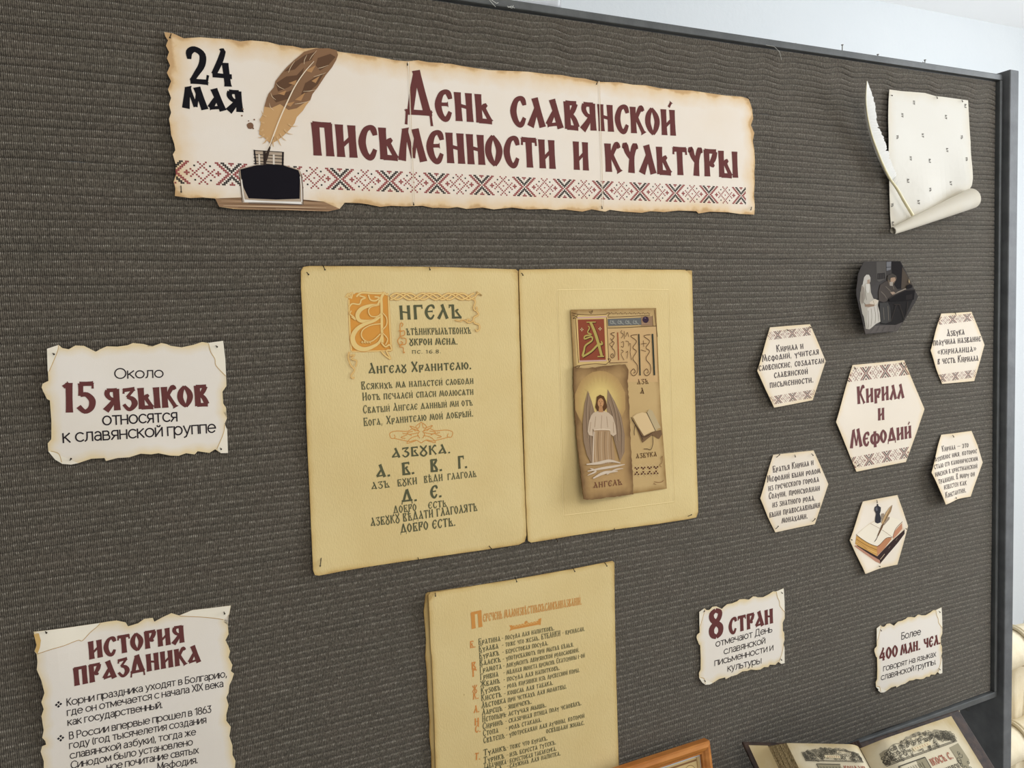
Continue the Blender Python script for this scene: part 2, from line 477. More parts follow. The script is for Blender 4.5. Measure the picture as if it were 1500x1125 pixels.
def sans_set(H, k):
    """light geometric grotesque: letter forms for a body height H (capitals or small letters), k widens"""
    r = H / 2; w = .62 * k * (H / .72) ** .4
    O = lambda x=0.0, ww=.78: _arc(x + ww * k / 2, r, ww * k / 2, r, 0, 360, 22)
    S = lambda x, a=0.0, b=None: _ln((x, a), (x, H if b is None else b))
    g = {}
    g['о'] = (.78 * k, [O()])
    g['с'] = (.66 * k, [_arc(.39 * k, r, .39 * k, r, 48, 312, 16)])
    g['н'] = (w, [S(0), S(w), _ln((0, r), (w, r))])
    g['и'] = (w, [S(0), S(w), _ln((0, .0), (w, H))])
    g['й'] = (w, g['и'][1] + [_arc(w / 2, H + .2, .13, .1, 190, 350, 6)])
    g['п'] = (w, [S(0), S(w), _ln((0, H), (w, H))])
    g['т'] = (.62 * k, [S(.31 * k), _ln((0, H), (.62 * k, H))])
    g['г'] = (.46 * k, [S(0), _ln((0, H), (.46 * k, H))])
    g['к'] = (.56 * k, [S(0), _ln((.54 * k, H), (0.02, r * .92)), _ln((.16 * k, r * 1.15), (.56 * k, 0))])
    g['л'] = (.66 * k, [S(.64 * k), _ln((.18 * k, H), (.64 * k, H)), (0, [(.18 * k, H), (.17 * k, H * .45), (.12 * k, .08), (0, 0)])])
    g['д'] = (.74 * k, [S(.6 * k), _ln((.2 * k, H), (.6 * k, H)), _ln((.2 * k, H), (.1 * k, 0)), _ln((0, -.16), (0, 0), (.72 * k, 0), (.72 * k, -.16))])
    g['м'] = (.8 * k, [S(0), S(.8 * k), _ln((0, H), (.4 * k, .1), (.8 * k, H))])
    g['ы'] = (.86 * k, [S(0), S(.84 * k), _ln((0, H * .56), (.36 * k, H * .56)), _arc(.36 * k, H * .28, .2 * k, H * .28, 90, -90, 8), _ln((0, 0), (.36 * k, 0))])
    g['ь'] = (.58 * k, g['ы'][1][:1] + g['ы'][1][2:])
    g['ю'] = (1.0 * k, [S(0), _ln((0, r), (.26 * k, r)), O(.26 * k, .72)])
    g['я'] = (.58 * k, [S(.56 * k), _ln((.56 * k, H), (.22 * k, H)), _arc(.22 * k, H * .72, .2 * k, H * .28, 90, 270, 8), _ln((.22 * k, H * .44), (.56 * k, H * .44)), _ln((.3 * k, H * .44), (0, 0))])
    g['в'] = (.6 * k, [S(0), _ln((0, H), (.34 * k, H)), _arc(.34 * k, H * .77, .17 * k, H * .23, 90, -90, 8), _ln((0, H * .54), (.38 * k, H * .54)), _arc(.38 * k, H * .27, .2 * k, H * .27, 90, -90, 8), _ln((0, 0), (.38 * k, 0))])
    g['з'] = (.54 * k, [_arc(.25 * k, H * .76, .22 * k, H * .24, 150, -90, 10), _arc(.26 * k, H * .26, .25 * k, H * .26, 90, -150, 10)])
    g['х'] = (.6 * k, [_ln((0, H), (.6 * k, 0)), _ln((.58 * k, H), (0.02, 0))])
    g['ц'] = (.7 * k, [S(0), S(.6 * k), _ln((0, 0), (.7 * k, 0), (.7 * k, -.16))])
    g['ч'] = (.58 * k, [S(.56 * k), (0, [(0, H), (0, H * .66), (.06 * k, H * .5), (.2 * k, H * .42), (.56 * k, H * .42)])])
    g['ш'] = (.94 * k, [S(0), S(.47 * k), S(.94 * k), _ln((0, 0), (.94 * k, 0))])
    g['щ'] = (1.02 * k, g['ш'][1] + [_ln((.94 * k, 0), (1.02 * k, 0), (1.02 * k, -.16))])
    g['ж'] = (.9 * k, [S(.45 * k), _ln((0.02, H), (.45 * k, r), (.88 * k, H)), _ln((0, 0), (.45 * k, r), (.9 * k, 0))])
    return g
def _sans_glyphs():
    low = sans_set(.72, 1.0); X = .72
    low['е'] = (.72, [_arc(.37, .36, .37, .36, 2, 318, 18), _ln((.01, .38), (.74, .38))])
    low['а'] = (.6, [_arc(.3, .46, .27, .26, 140, 0, 8), _ln((.57, .46), (.57, 0)), _ln((.57, .4), (.26, .4)), _arc(.26, .2, .24, .2, 90, 270, 8), _ln((.26, 0), (.38, .02), (.57, .16))])
    low['б'] = (.74, [_arc(.38, .34, .36, .34, 0, 360, 20), (0, [(.03, .36), (.04, .7), (.2, .9), (.44, .94), (.66, 1.0)])])
    low['р'] = (.76, [_ln((0, X), (0, -.26)), _arc(.38, .36, .37, .36, 170, -170, 18)])
    low['у'] = (.62, [_ln((0, X), (.3, .04)), (0, [(.62, X), (.3, 0), (.2, -.2), (.04, -.26)])])
    low['ф'] = (.96, [_ln((.48, 1.0), (.48, -.26)), _arc(.48, .36, .46, .34, 0, 360, 20)])
    up = {k.upper(): v for k, v in sans_set(1.0, 1.0).items()}
    up['О'] = (1.0, [_arc(.5, .5, .5, .5, 0, 360, 26)])
    up['С'] = (.86, [_arc(.5, .5, .5, .5, 46, 314, 20)])
    up['Б'] = (.62, [_ln((.54, 1), (0, 1), (0, 0), (.36, 0)), _ln((0, .55), (.36, .55)), _arc(.36, .275, .25, .275, 90, -90, 8)])
    up['Р'] = (.6, [_ln((0, 0), (0, 1), (.32, 1)), _arc(.32, .72, .27, .28, 90, -90, 8), _ln((0, .44), (.32, .44))])
    up['Д'] = (.92, [_ln((.76, 0), (.76, 1), (.26, 1), (.12, 0)), _ln((0, -.2), (0, 0), (.9, 0), (.9, -.2))])
    up['X'] = (.7, [_ln((0, 1), (.7, 0)), _ln((.68, 1), (.02, 0))]); up['I'] = (.02, [_ln((.01, 0), (.01, 1))])
    g = {}; g.update(low); g.update(up)
    g['1'] = (.3, [_ln((0, .84), (.26, 1), (.26, 0))])
    g['8'] = (.62, [_arc(.31, .76, .26, .24, 0, 360, 16), _arc(.31, .27, .31, .27, 0, 360, 18)])
    g['6'] = (.64, [_arc(.32, .31, .31, .31, 0, 360, 18), (0, [(.02, .34), (.12, .66), (.42, 1.0)])])
    g['3'] = (.58, [_ln((.04, 1), (.54, 1), (.24, .6)), _arc(.26, .3, .3, .3, 90, -150, 12)])
    g['.'] = (.06, [_ln((.03, 0), (.03, .08))]); g[','] = (.1, [_ln((.07, .07), (.0, -.15))])
    g['('] = (.2, [_arc(.4, .4, .4, .62, 130, 230, 8)]); g[')'] = (.2, [_arc(-.2, .4, .4, .62, 50, -50, 8)])
    return g
SANS = _sans_glyphs()
def sans(text, gap=.17):
    out = []; x = 0.0
    for ch in text:
        if ch == ' ':
            x += .36; continue
        adv, strokes = SANS[ch]
        for _, pts in strokes:
            out.append([(x + a, b) for a, b in pts])
        x += adv + gap
    return out, x - gap
def pen(pts, w):
    """polyline of constant width with mitred joints"""
    n = len(pts); vs = []
    closed = math.hypot(pts[0][0] - pts[-1][0], pts[0][1] - pts[-1][1]) < 1e-9
    for i, (x, y) in enumerate(pts):
        a = pts[i - 1] if i else (pts[-2] if closed else None)
        b = pts[i + 1] if i < n - 1 else (pts[1] if closed else None)
        d = []
        for p, q in ((a, (x, y)), ((x, y), b)):
            if p is None or q is None: continue
            l = math.hypot(q[0] - p[0], q[1] - p[1]) or 1e-9
            d.append(((q[0] - p[0]) / l, (q[1] - p[1]) / l))
        if len(d) == 1: d = d * 2
        tx, ty = d[0][0] + d[1][0], d[0][1] + d[1][1]; l = math.hypot(tx, ty) or 1e-9; tx /= l; ty /= l
        c = max(.45, abs(tx * d[0][0] + ty * d[0][1])); h = w / 2 / c
        ex = 0
        if not closed and i in (0, n - 1): ex = (w / 2) * (-1 if i == 0 else 1)
        vs += [(x - ty * h + tx * ex, y + tx * h + ty * ex), (x + ty * h + tx * ex, y - tx * h + ty * ex)]
    return vs, [(2 * i, 2 * i + 1, 2 * i + 3, 2 * i + 2) for i in range(n - 1)]

class Lettering:
    def __init__(self, sheet, e=0.00025):
        self.s = sheet; self.mb = MB(); self.e = e; self.n = 0
    def _frame(self, p0, p1, hpx):
        a = self.s.b(p0); b = self.s.b(p1); t = self.s.b((p0[0], p0[1] - hpx))
        ux, uy = b[0] - a[0], b[1] - a[1]; l = math.hypot(ux, uy); ux /= l; uy /= l
        h = abs((t[0] - a[0]) * uy * -1 + (t[1] - a[1]) * ux)
        return a, (ux, uy), l, h
    def ustav(self, text, p0, p1, hpx, c, weight=0.17, small=0.78, gap=0.07):
        a, u, l, h = self._frame(p0, p1, hpx)
        strokes, w = ustav(text, weight, small, gap)
        kx = l / w
        for s in strokes:
            # the pen keeps its width when a line is narrowed
            vs, fs = ribbon([(x * kx / h, y, ww * min(1.15, max(.75, kx / h))) for x, y, ww in s])
            e = self.e + 0.000004 * (self.n % 7); self.n += 1
            self.mb.add([self.s.at(a[0] + u[0] * x * h + u[1] * y * h, a[1] + u[1] * x * h - u[0] * y * h, e) for x, y in vs], fs, ink(*c))
    def sans(self, text, p0, p1, hpx, c, weight=0.1):
        a, u, l, h = self._frame(p0, p1, hpx)
        strokes, w = sans(text)
        kx = l / w
        for s in strokes:
            vs, fs = pen([(x * kx / h, y) for x, y in s], weight)
            e = self.e + 0.000004 * (self.n % 7); self.n += 1
            self.mb.add([self.s.at(a[0] + u[0] * x * h + u[1] * y * h, a[1] + u[1] * x * h - u[0] * y * h, e) for x, y in vs], fs, ink(*c))
    def build(self, name, label=None):
        o = self.mb.build(name, self.s.o)
        if label: o['label'] = label
        return o

RED = (150, 78, 76); DARK = (52, 48, 46)
def cross_stitch(pr, p0, p1, hpx, first, n0, n1, clip=None, red=RED, dark=DARK, period_px=None):
    """Slavic cross-stitch band: row 0 runs p0 -> p1; columns n0..n1 counted from an X centre; `first` = column at p0"""
    a = pr.s.b(p0); b = pr.s.b(p1)
    t = pr.s.b((p0[0], p0[1] - hpx / 2)); bt = pr.s.b((p0[0], p0[1] + hpx / 2))
    ux, uy = b[0] - a[0], b[1] - a[1]; l = math.hypot(ux, uy); ux /= l; uy /= l
    cell = abs(bt[1] - t[1]) / 13.0 if period_px is None else None
    cw = l / (n1 - n0)
    for ci in range(n0, n1 + 1):
        cc = (ci + first) % 30
        cX = cc if cc <= 15 else cc - 30
        cD = cc - 15
        for r in range(-6, 7):
            ar = abs(r); k = None
            if ar + 1 <= abs(cX) <= ar + 2: k = red
            elif ar >= 1 and max(ar - 2, 0) <= abs(cX) <= ar - 1 and ar > 1: k = dark
            elif ar == 1 and cX == 0: k = dark
            elif (ar == 6 and abs(cX) <= 1) or (ar == 5 and cX == 0): k = red
            else:
                d = abs(cD)
                if (d, ar) in ((0, 0), (2, 6), (1, 5), (0, 4), (1, 3), (2, 2), (3, 1), (4, 0), (5, 1), (6, 2)): k = red
                elif (d, ar) == (4, 4): k = dark
                elif (d, ar) in ((8, 0), (7, 0), (9, 0), (8, 1)): k = red
            if k is None: continue
            x0 = ci - n0
            q = []
            for dx, dy in ((-.47, -.47), (.47, -.47), (.47, .47), (-.47, .47)):
                X = (x0 + dx) * cw; Y = (r + dy) * cell
                q.append((a[0] + ux * X - uy * Y, a[1] + uy * X + ux * Y))
            cxm = (q[0][0] + q[2][0]) / 2; cym = (q[0][1] + q[2][1]) / 2
            if clip and not clip(cxm, cym): continue
            pr.quad(k, q)
    pr.layer()
def inside(poly):
    def f(x, y):
        c = False
        for i in range(len(poly)):
            (x0, y0), (x1, y1) = poly[i], poly[i - 1]
            if (y0 > y) != (y1 > y) and x < (x1 - x0) * (y - y0) / (y1 - y0) + x0: c = not c
        return c
    return f
def rough_edge(pts, step, amp, seed):
    rnd = random.Random(seed); out = []
    pts2 = pts + [pts[0]]
    for i in range(len(pts)):
        a, b = pts2[i], pts2[i + 1]
        l = math.hypot(b[0] - a[0], b[1] - a[1]); n = max(1, int(l / step))
        for k in range(n):
            t = k / n
            j = amp if k else amp * 0.3
            out.append((a[0] + (b[0] - a[0]) * t + rnd.uniform(-j, j), a[1] + (b[1] - a[1]) * t + rnd.uniform(-j, j)))
    return out

# ------------------------------------------------------------------ room shell
def wall_material():
    mt = material('white_plaster', rgb(236, 236, 234), 0.9, 0.2)
    v = coords(mt); n = noise(mt, 60, 6, v); n2 = noise(mt, 3, 3, v)
    c = mix(mt, n2.outputs['Fac'], rgb(208, 213, 216), rgb(218, 221, 222))
    L(mt, c, bsdf(mt).inputs['Base Color']); bump(mt, n.outputs['Fac'], 0.25, 0.004)
    return mt
M_WALL = wall_material()
M_FLOOR = material('floor_linoleum', rgb(150, 128, 100), 0.5)
_v = coords(M_FLOOR); _n = noise(M_FLOOR, 8, 6, _v)
L(M_FLOOR, mix(M_FLOOR, _n.outputs['Fac'], rgb(196, 188, 176), rgb(214, 206, 196)), bsdf(M_FLOOR).inputs['Base Color'])
CEIL = 2.60; WALL_Y = 1.0
def slab(name, lo, hi, mt):
    b = MB(); b.box(lo, hi, mt); return structure(b.build(name))
slab('wall_back', (-4.2, WALL_Y, 0), (3.6, WALL_Y + .1, CEIL), M_WALL)
slab('ceiling', (-4.2, -3.4, CEIL), (3.6, WALL_Y + .1, CEIL + .1), material('white_ceiling_paint', rgb(248, 249, 250), .95, .1))
slab('unseen_wall_left', (-4.3, -3.4, 0), (-4.2, WALL_Y + .1, CEIL), M_WALL)  # out of view, added to reduce ambient light on the left
slab('floor', (-4.2, -3.4, -.1), (3.6, WALL_Y + .1, 0), M_FLOOR)

# ------------------------------------------------------------------ the fabric covered display stand
def painted(name, c1, c2, rough=0.45):
    mt = material(name, c1, rough, 0.4)
    v = coords(mt, (1, 1, 1)); n = noise(mt, 30, 5, v); n2 = noise(mt, 260, 3, v)
    r = ramp(mt, [(0.35, c1), (0.7, c2)]); L(mt, n.outputs['Fac'], r.inputs['Fac'])
    L(mt, r.outputs['Color'], bsdf(mt).inputs['Base Color']); bump(mt, n2.outputs['Fac'], 0.2, 0.001)
    return mt
M_RAIL = painted('dark_grey_painted_wood', rgb(74, 76, 76), rgb(88, 90, 90))
M_POST = painted('grey_painted_wood', rgb(84, 86, 88), rgb(102, 104, 106), 0.6)
RIB = 0.0089
def fabric_material():
    mt = material('ribbed_grey_cloth', rgb(84, 78, 70), 0.95, 0.1)
    t = N(mt, 'ShaderNodeTexCoord'); at = N(mt, 'ShaderNodeAttribute', attribute_name='rib')
    at2 = N(mt, 'ShaderNodeAttribute', attribute_name='thread')
    ob = t.outputs['Object']
    def scaled(s):
        mp = N(mt, 'ShaderNodeMapping'); mp.inputs['Scale'].default_value = s; L(mt, ob, mp.inputs['Vector']); return mp.outputs['Vector']
    big = noise(mt, 5, 4, ob); streak = noise(mt, 60, 3, scaled((0.25, 1, 2.2))); speck = noise(mt, 520, 3, scaled((1, 1, .5)), rough=.7)
    fleck = noise(mt, 210, 2, scaled((1, 1, .8)))
    patch = noise(mt, 16, 3, scaled((1, 1, 1.6)))
    rpa = ramp(mt, [(0.38, (0, 0, 0, 1)), (0.62, (1, 1, 1, 1))]); L(mt, patch.outputs['Fac'], rpa.inputs['Fac'])
    c = mix(mt, big.outputs['Fac'], rgb(86, 78, 69), rgb(98, 90, 80))
    c = mix(mt, math_node(mt, 'MULTIPLY', rpa.outputs['Color'], 0.5), c, rgb(84, 80, 70))
    rs = ramp(mt, [(0.3, (0, 0, 0, 1)), (0.75, (1, 1, 1, 1))]); L(mt, streak.outputs['Fac'], rs.inputs['Fac'])
    c = mix(mt, math_node(mt, 'MULTIPLY', rs.outputs['Color'], 0.45), c, rgb(112, 106, 95))
    rp = ramp(mt, [(0.42, (0, 0, 0, 1)), (0.58, (1, 1, 1, 1))]); L(mt, speck.outputs['Fac'], rp.inputs['Fac'])
    c = mix(mt, math_node(mt, 'MULTIPLY', rp.outputs['Color'], 0.7), c, rgb(42, 37, 32))
    # pale stitches just under each groove, one per warp thread
    w = N(mt, 'ShaderNodeTexWave', wave_type='BANDS', bands_direction='X'); w.inputs['Scale'].default_value = 155.0
    w.inputs['Distortion'].default_value = 1.2; w.inputs['Detail'].default_value = 1
    w.inputs['Scale'].default_value = 155.0
    L(mt, ob, w.inputs['Vector'])
    st_ = ramp(mt, [(0.0, (0, 0, 0, 1)), (0.08, (1, 1, 1, 1)), (0.2, (1, 1, 1, 1)), (0.32, (0, 0, 0, 1))]); L(mt, at.outputs['Fac'], st_.inputs['Fac'])
    rw = ramp(mt, [(0.45, (0, 0, 0, 1)), (0.8, (1, 1, 1, 1))]); L(mt, w.outputs['Fac'], rw.inputs['Fac'])
    rf = ramp(mt, [(0.42, (0, 0, 0, 1)), (0.7, (1, 1, 1, 1))]); L(mt, fleck.outputs['Fac'], rf.inputs['Fac'])
    f = math_node(mt, 'MULTIPLY', math_node(mt, 'MULTIPLY', st_.outputs['Color'], rw.outputs['Color']), rf.outputs['Color'])
    c = mix(mt, math_node(mt, 'MULTIPLY', f, 0.95), c, rgb(178, 172, 160))
    wv = math_node(mt, 'MULTIPLY', rw.outputs['Color'], 0.24)
    c = mix(mt, wv, c, rgb(150, 142, 128))
    L(mt, c, bsdf(mt).inputs['Base Color'])
    bsdf(mt).inputs['Sheen Weight'].default_value = 0.16; bsdf(mt).inputs['Sheen Roughness'].default_value = 0.45; bsdf(mt).inputs['Sheen Tint'].default_value = (.92, .96, 1, 1)
    hgt = math_node(mt, 'ADD', math_node(mt, 'MULTIPLY', w.outputs['Fac'], 0.5), math_node(mt, 'MULTIPLY', speck.outputs['Fac'], 0.8))
    bump(mt, hgt, 0.7, 0.0014)
    return mt
M_FABRIC = fabric_material()
BL, BR_, BBOT = -1.93, 0.0, 1.221          # left / right / lower edge of the cloth in board coordinates
def build_fabric(parent):
    nx = 200; nr = int(BBOT / RIB) + 1; sub = 7
    phase = [0.0, .10, .2, .45, .72, .86, .94]; prof = [0.0, .72, .92, 1.0, .9, .62, .0]
    us = []; 
    for r in range(nr):
        for k in range(sub):
            us.append((r, phase[k], prof[k]))
    X = np.linspace(BL, BR_, nx)
    U = np.array([r + p for r, p, q in us]); Q = np.array([q for r, p, q in us]); PH = np.array([p for r, p, q in us])
    XX, UU = np.meshgrid(X, U); QQ = np.repeat(Q[:, None], nx, 1); PP = np.repeat(PH[:, None], nx, 1)
    y0 = UU * RIB
    # the cloth sags between the nails along the top rail and drifts a little elsewhere
    sag = 0.0046 * np.exp(-y0 / 0.06) * (.35 + .65 / (1 + np.exp(-(XX + 1.05) / .06))) * (np.sin(XX * 66 + .8 * np.sin(XX * 13)) * .7 + .45 * np.sin(XX * 113 + 1.0))
    drift = 0.0016 * np.sin(XX * 6.3 + UU * .12) + 0.0006 * np.sin(XX * 17 + UU * .5) + 0.0003 * np.sin(XX * 41 + UU * 1.3)
    edge = np.minimum(1, y0 / .02)
    y = np.clip(y0 + sag * edge + drift * edge, 0, BBOT)
    depth = 0.0027 - 0.0013 * np.clip((y0 - .25) / .6, 0, 1)
    depth = depth * (0.8 + 0.4 * np.sin(XX * 11 + UU * 1.7) * np.sin(UU * 2.9 + XX * 3))
    z = depth * (1 - QQ) + 0.0003 * np.sin(XX * 21 + y0 * 13)
    V = np.stack([XX.ravel(), z.ravel(), TOP - y.ravel()], 1)
    n0, n1 = XX.shape
    I = np.arange(n0 * n1).reshape(n0, n1)
    F = np.stack([I[:-1, :-1], I[1:, :-1], I[1:, 1:], I[:-1, 1:]], -1).reshape(-1, 4)
    me = bpy.data.meshes.new('fabric_panel')
    org = np.array([(BL + BR_) / 2, 0, TOP - BBOT / 2])
    me.from_pydata((V - org).tolist(), [], F.tolist())
    me.materials.append(M_FABRIC)
    me.polygons.foreach_set('use_smooth', [True] * len(F))
    a = me.attributes.new('rib', 'FLOAT', 'POINT'); a.data.foreach_set('value', PP.ravel().astype(np.float32))
    o = bpy.data.objects.new('fabric_panel', me); col.objects.link(o)
    place(o, Vector(org.tolist()), parent)
    return o
stand = empty('display_stand', (BL / 2, 0.05, 0))
thing(stand, 'tall grey display stand with ribbed grey cloth panel and painted wooden frame', 'display stand')
build_fabric(stand)
def part(name, lo, hi, mt, bevel=0.0015, label=None, parent=stand):
    b = MB(); b.box(lo, hi, mt); o = b.build(name, parent, bevel=bevel)
    if label: o['label'] = label
    return o
Z0, Z1 = TOP - BBOT, TOP
part('backing_panel', (BL - .008, .0035, Z0 - .008), (BR_ + .008, .022, Z1 + .006), M_RAIL)
part('top_rail', (BL - .012, -.006, Z1 + .0015), (BR_ + .0125, .034, Z1 + .0125), M_RAIL)
part('bottom_rail', (BL - .012, -.006, Z0 - .0135), (BR_ + .0125, .034, Z0 - .0015), M_RAIL)
part('side_rail', (BR_ + .0045, -.006, Z0 - .0015), (BR_ + .0125, .034, Z1 + .0015), M_RAIL)
part('side_rail', (BL - .0125, -.006, Z0 - .0015), (BL - .0045, .034, Z1 + .0015), M_RAIL)
part('upright', (.0185, -.016, 0), (.0455, .080, Z1 + .020), M_POST, .002)
part('upright', (BL - .0455, -.016, 0), (BL - .0185, .080, Z1 + .020), M_POST, .002)
part('bracket', (-.012, .040, Z0 - .060), (-.004, .052, Z0 - .0135), M_RAIL)
part('bracket', (-.052, .060, Z0 - .060), (-.044, .072, Z0 - .0135), M_RAIL)
SHELF = 0.575
for sx in (BL - .0455, .0185):
    part('foot', (sx, .0805, 0), (sx + .027, .42, .06), M_POST, .002)
table = empty('display_table', (BL / 2, -.27, 0))
thing(table, 'low grey table under the board carrying the old book and the icon', 'table')
part('table_top', (BL, -.52, SHELF - .025), (-.075, -.026, SHELF), M_POST, .002, parent=table)
for lx in (BL + .03, -.125):
    for ly in (-.50, -.07):
        part('leg', (lx, ly, 0), (lx + .04, ly + .04, SHELF - .0255), M_POST, .002, parent=table)

# nails standing in the top rail, a clear plastic box, threads
M_STEEL = material('dull_steel', rgb(120, 116, 108), 0.35, 0.5, 1.0)
M_PIN = material('dark_steel_pin', rgb(70, 62, 52), 0.4, 0.5, 0.9)
def rail_pt(px, yy=.004):
    x, _ = B(px, 60 + (px - 1000) * .14, 0); return x
RAILZ = Z1 + .0125
for px, hh, lean, lab in ((1242, .016, .0005, 'tallest steel nail standing upright in the top rail above the white feather'),
                          (1295, .009, -.001, 'short steel nail in the top rail above the parchment left corner'),
                          (1363, .012, .001, 'steel nail in the top rail above the middle of the parchment'),
                          (1172, .006, .002, 'short steel nail beside the bent nail on the top rail')):
    x = rail_pt(px); n = MB()
    n.tube([(x, .012, RAILZ - .004), (x + lean, .012, RAILZ + hh)], .0008, M_STEEL, 8)
    n.tube([(x + lean, .012, RAILZ + hh), (x + lean, .012, RAILZ + hh + .001)], .0021, M_STEEL, 10)
    thing(n.build('nail', smooth=False), lab, 'nail', 'nails along the top rail')
x = rail_pt(1160); n = MB()
n.tube([(x + .004, .01, RAILZ - .003), (x + .005, .01, RAILZ + .002), (x - .002, .008, RAILZ + .004), (x - .014, .005, RAILZ + .002)], .0007, M_STEEL, 8)
thing(n.build('nail'), 'bent steel nail lying over on the top rail right of the banner', 'nail', 'nails along the top rail')
x = rail_pt(1356); n = MB()
n.tube([(x, .004, RAILZ - .002), (x - .001, .002, RAILZ + .002), (x - .008, 0, RAILZ + .003)], .0006, M_STEEL, 8)
thing(n.build('nail'), 'small bent nail on the top rail just left of the parchment middle nail', 'nail', 'nails along the top rail')

M_THREAD = material('pale_thread', rgb(190, 190, 184), 0.8)
th = MB()
th.tube([P3(1122, 66, .010), P3(1134, 68, .016), P3(1142, 76, .014), P3(1145, 88, .006)], .00035, M_THREAD, 6)
thing(th.build('thread'), 'pale loose thread hanging over the top rail above the banner end', 'thread')
tw = MB()
for a, b_, c in (((717, 0), (722, 6), (726, 10)), ((720, 0), (727, 5), (730, 4)), ((744, 11), (749, 9), (754, 12)), ((743, 9), (750, 12), (752, 8))):
    tw.tube([P3(a[0], a[1], .0105), P3(b_[0], b_[1], .0085), P3(c[0], c[1], .0078)], .0004, M_THREAD, 5)
thing(tw.build('frayed_fibre'), 'wisps of white fibre stuck on the top rail beside the clear box', 'fibre')

def clear_plastic():
    mt = material('clear_plastic', (0.86, 0.88, 0.91, 1), 0.15, 0.6)
    b = bsdf(mt); b.inputs['Transmission Weight'].default_value = 0.55; b.inputs['IOR'].default_value = 1.3
    b.inputs['Alpha'].default_value = 0.8
    return mt
M_CLEAR = clear_plastic()
def rounded_tray(x0, x1, y0, y1, z0, hgt, flare, mt, r=.014, t=.0012):
    b = MB()
    def ring(e, z, rr):
        out = []
        for cxx, cyy, a0 in ((x1 - rr, y1 - rr, 0), (x0 + rr, y1 - rr, 90), (x0 + rr, y0 + rr, 180), (x1 - rr, y0 + rr, 270)):
            for k in range(6):
                a = math.radians(a0 + 18 * k)
                out.append((cxx + (rr + e) * math.cos(a), cyy + (rr + e) * math.sin(a), z))
        return out
    rows = [ring(-.006, z0, r), ring(-.002, z0 + .001, r), ring(0, z0 + .005, r), ring(flare, z0 + hgt, r), ring(flare + .003, z0 + hgt, r), ring(flare + .003, z0 + hgt - .002, r), ring(t, z0 + .005, r)]
    b.grid(rows[:6], mt, True)
    n = len(rows[0]); b.add(rows[0], [tuple(range(n))], mt)
    return b
tray = rounded_tray(-1.062, -.950, -.004, .086, RAILZ, .05, .004, M_CLEAR).build('plastic_box', smooth=True)
thing(tray, 'clear plastic box standing on top of the grey rail', 'box')
_ins = rounded_tray(-1.046, -.968, .010, .072, RAILZ + .0025, .032, .003, M_CLEAR, .010)
_o = _ins.build('inner_tray', tray, smooth=True)
# ------------------------------------------------------------------ the title banner
M_BANNER = paper_material('banner_parchment_print', rgb(232, 223, 211), rgb(222, 190, 140), 0.024, burn=rgb(170, 126, 84))
zA = zoomed(3.2609, 220, 30); zB = zoomed(3.0, 640, 80)
ban_out = zA([(68, 55), (110, 62), (160, 85), (240, 80), (300, 85), (380, 90), (430, 100), (480, 95), (560, 102), (620, 118), (680, 122), (730, 134), (790, 131), (860, 138), (905, 150), (980, 160), (1060, 170), (1120, 180), (1170, 190), (1230, 195), (1280, 190), (1330, 200), (1400, 203)]) \
    + zB([(30, 39), (60, 40), (110, 50), (160, 58), (230, 68), (330, 72), (400, 75), (480, 85), (550, 90), (600, 100), (650, 105), (700, 118), (720, 120), (800, 122), (860, 132), (920, 135), (980, 148), (1050, 155), (1120, 158), (1200, 170), (1270, 180), (1340, 185), (1370, 195), (1378, 215), (1385, 240), (1390, 280), (1380, 310), (1395, 345), (1388, 380), (1395, 420), (1398, 470), (1395, 520), (1397, 560), (1393, 620), (1397, 660), (1395, 703), (1330, 700), (1280, 693), (1200, 690), (1150, 698), (1140, 688), (1060, 685), (1000, 692), (940, 688), (900, 695), (820, 690), (760, 682), (740, 690), (680, 680), (640, 690), (560, 680), (520, 683), (480, 678), (400, 680), (330, 672), (250, 680), (200, 672), (130, 678), (90, 670), (50, 675), (10, 673)]) \
    + zA([(1400, 890), (1350, 895), (1300, 885), (1220, 888), (1150, 885), (1100, 890), (1040, 878), (1000, 872), (930, 870), (880, 872), (830, 880), (905, 900), (850, 912), (700, 907), (500, 904), (400, 900), (330, 890), (310, 850), (250, 845), (190, 848), (118, 838), (120, 800), (112, 770), (125, 730), (120, 680), (108, 640), (120, 620), (115, 590), (100, 545), (95, 500), (90, 470), (100, 440), (90, 400), (100, 370), (85, 330), (100, 290), (80, 250), (95, 215), (80, 180), (90, 150), (75, 120), (85, 95), (72, 75)])
ban = Sheet('title_banner', ban_out, M_BANNER, h=0.0022, step=.010, lifts=[(258, 270, .004, .05), (250, 150, .003, .06), (400, 300, .003, .08), (740, 305, .002, .06)], waves=[(.0012, 9, 2, 0.5)])
thing(ban.o, 'long cream parchment banner with dark red headline, brown quill and cross-stitch border', 'banner')
pr = Print(ban)
cross_stitch(pr, (252.8, 251.5), (1091.7, 287.0), 34.5, 0, 0, 394, clip=inside(ban.pts))
pr.build('cross_stitch_border')
MAROON = (104, 60, 58); BLACK = (24, 23, 28)
lt = Lettering(ban)
lt.ustav('День', (592, 171.5), (720, 181), 66, MAROON, .175, .66)
lt.ustav('СЛАВЯНСКОЙ', (749, 183.5), (990, 199), 41.5, MAROON, .215)
lt.ustav('ПИСЬМЕННОСТИ', (458.5, 227.5), (814, 247.7), 48, MAROON, .215)
lt.ustav('И', (840, 248.5), (862.5, 250), 41.5, MAROON, .215)
lt.ustav('КУЛЬТУРЫ', (886.5, 251.5), (1080.5, 260.5), 41.5, MAROON, .215)
lt.build('headline', 'dark red headline in Slavonic lettering')
lt = Lettering(ban)
lt.ustav('24', (277, 121.5), (343, 125.5), 50, BLACK, .19)
lt.ustav('МАЯ', (269.5, 158.5), (356, 164.5), 31, BLACK, .25)
lt.build('date', 'black date lettering')
pr = Print(ban, .0003)
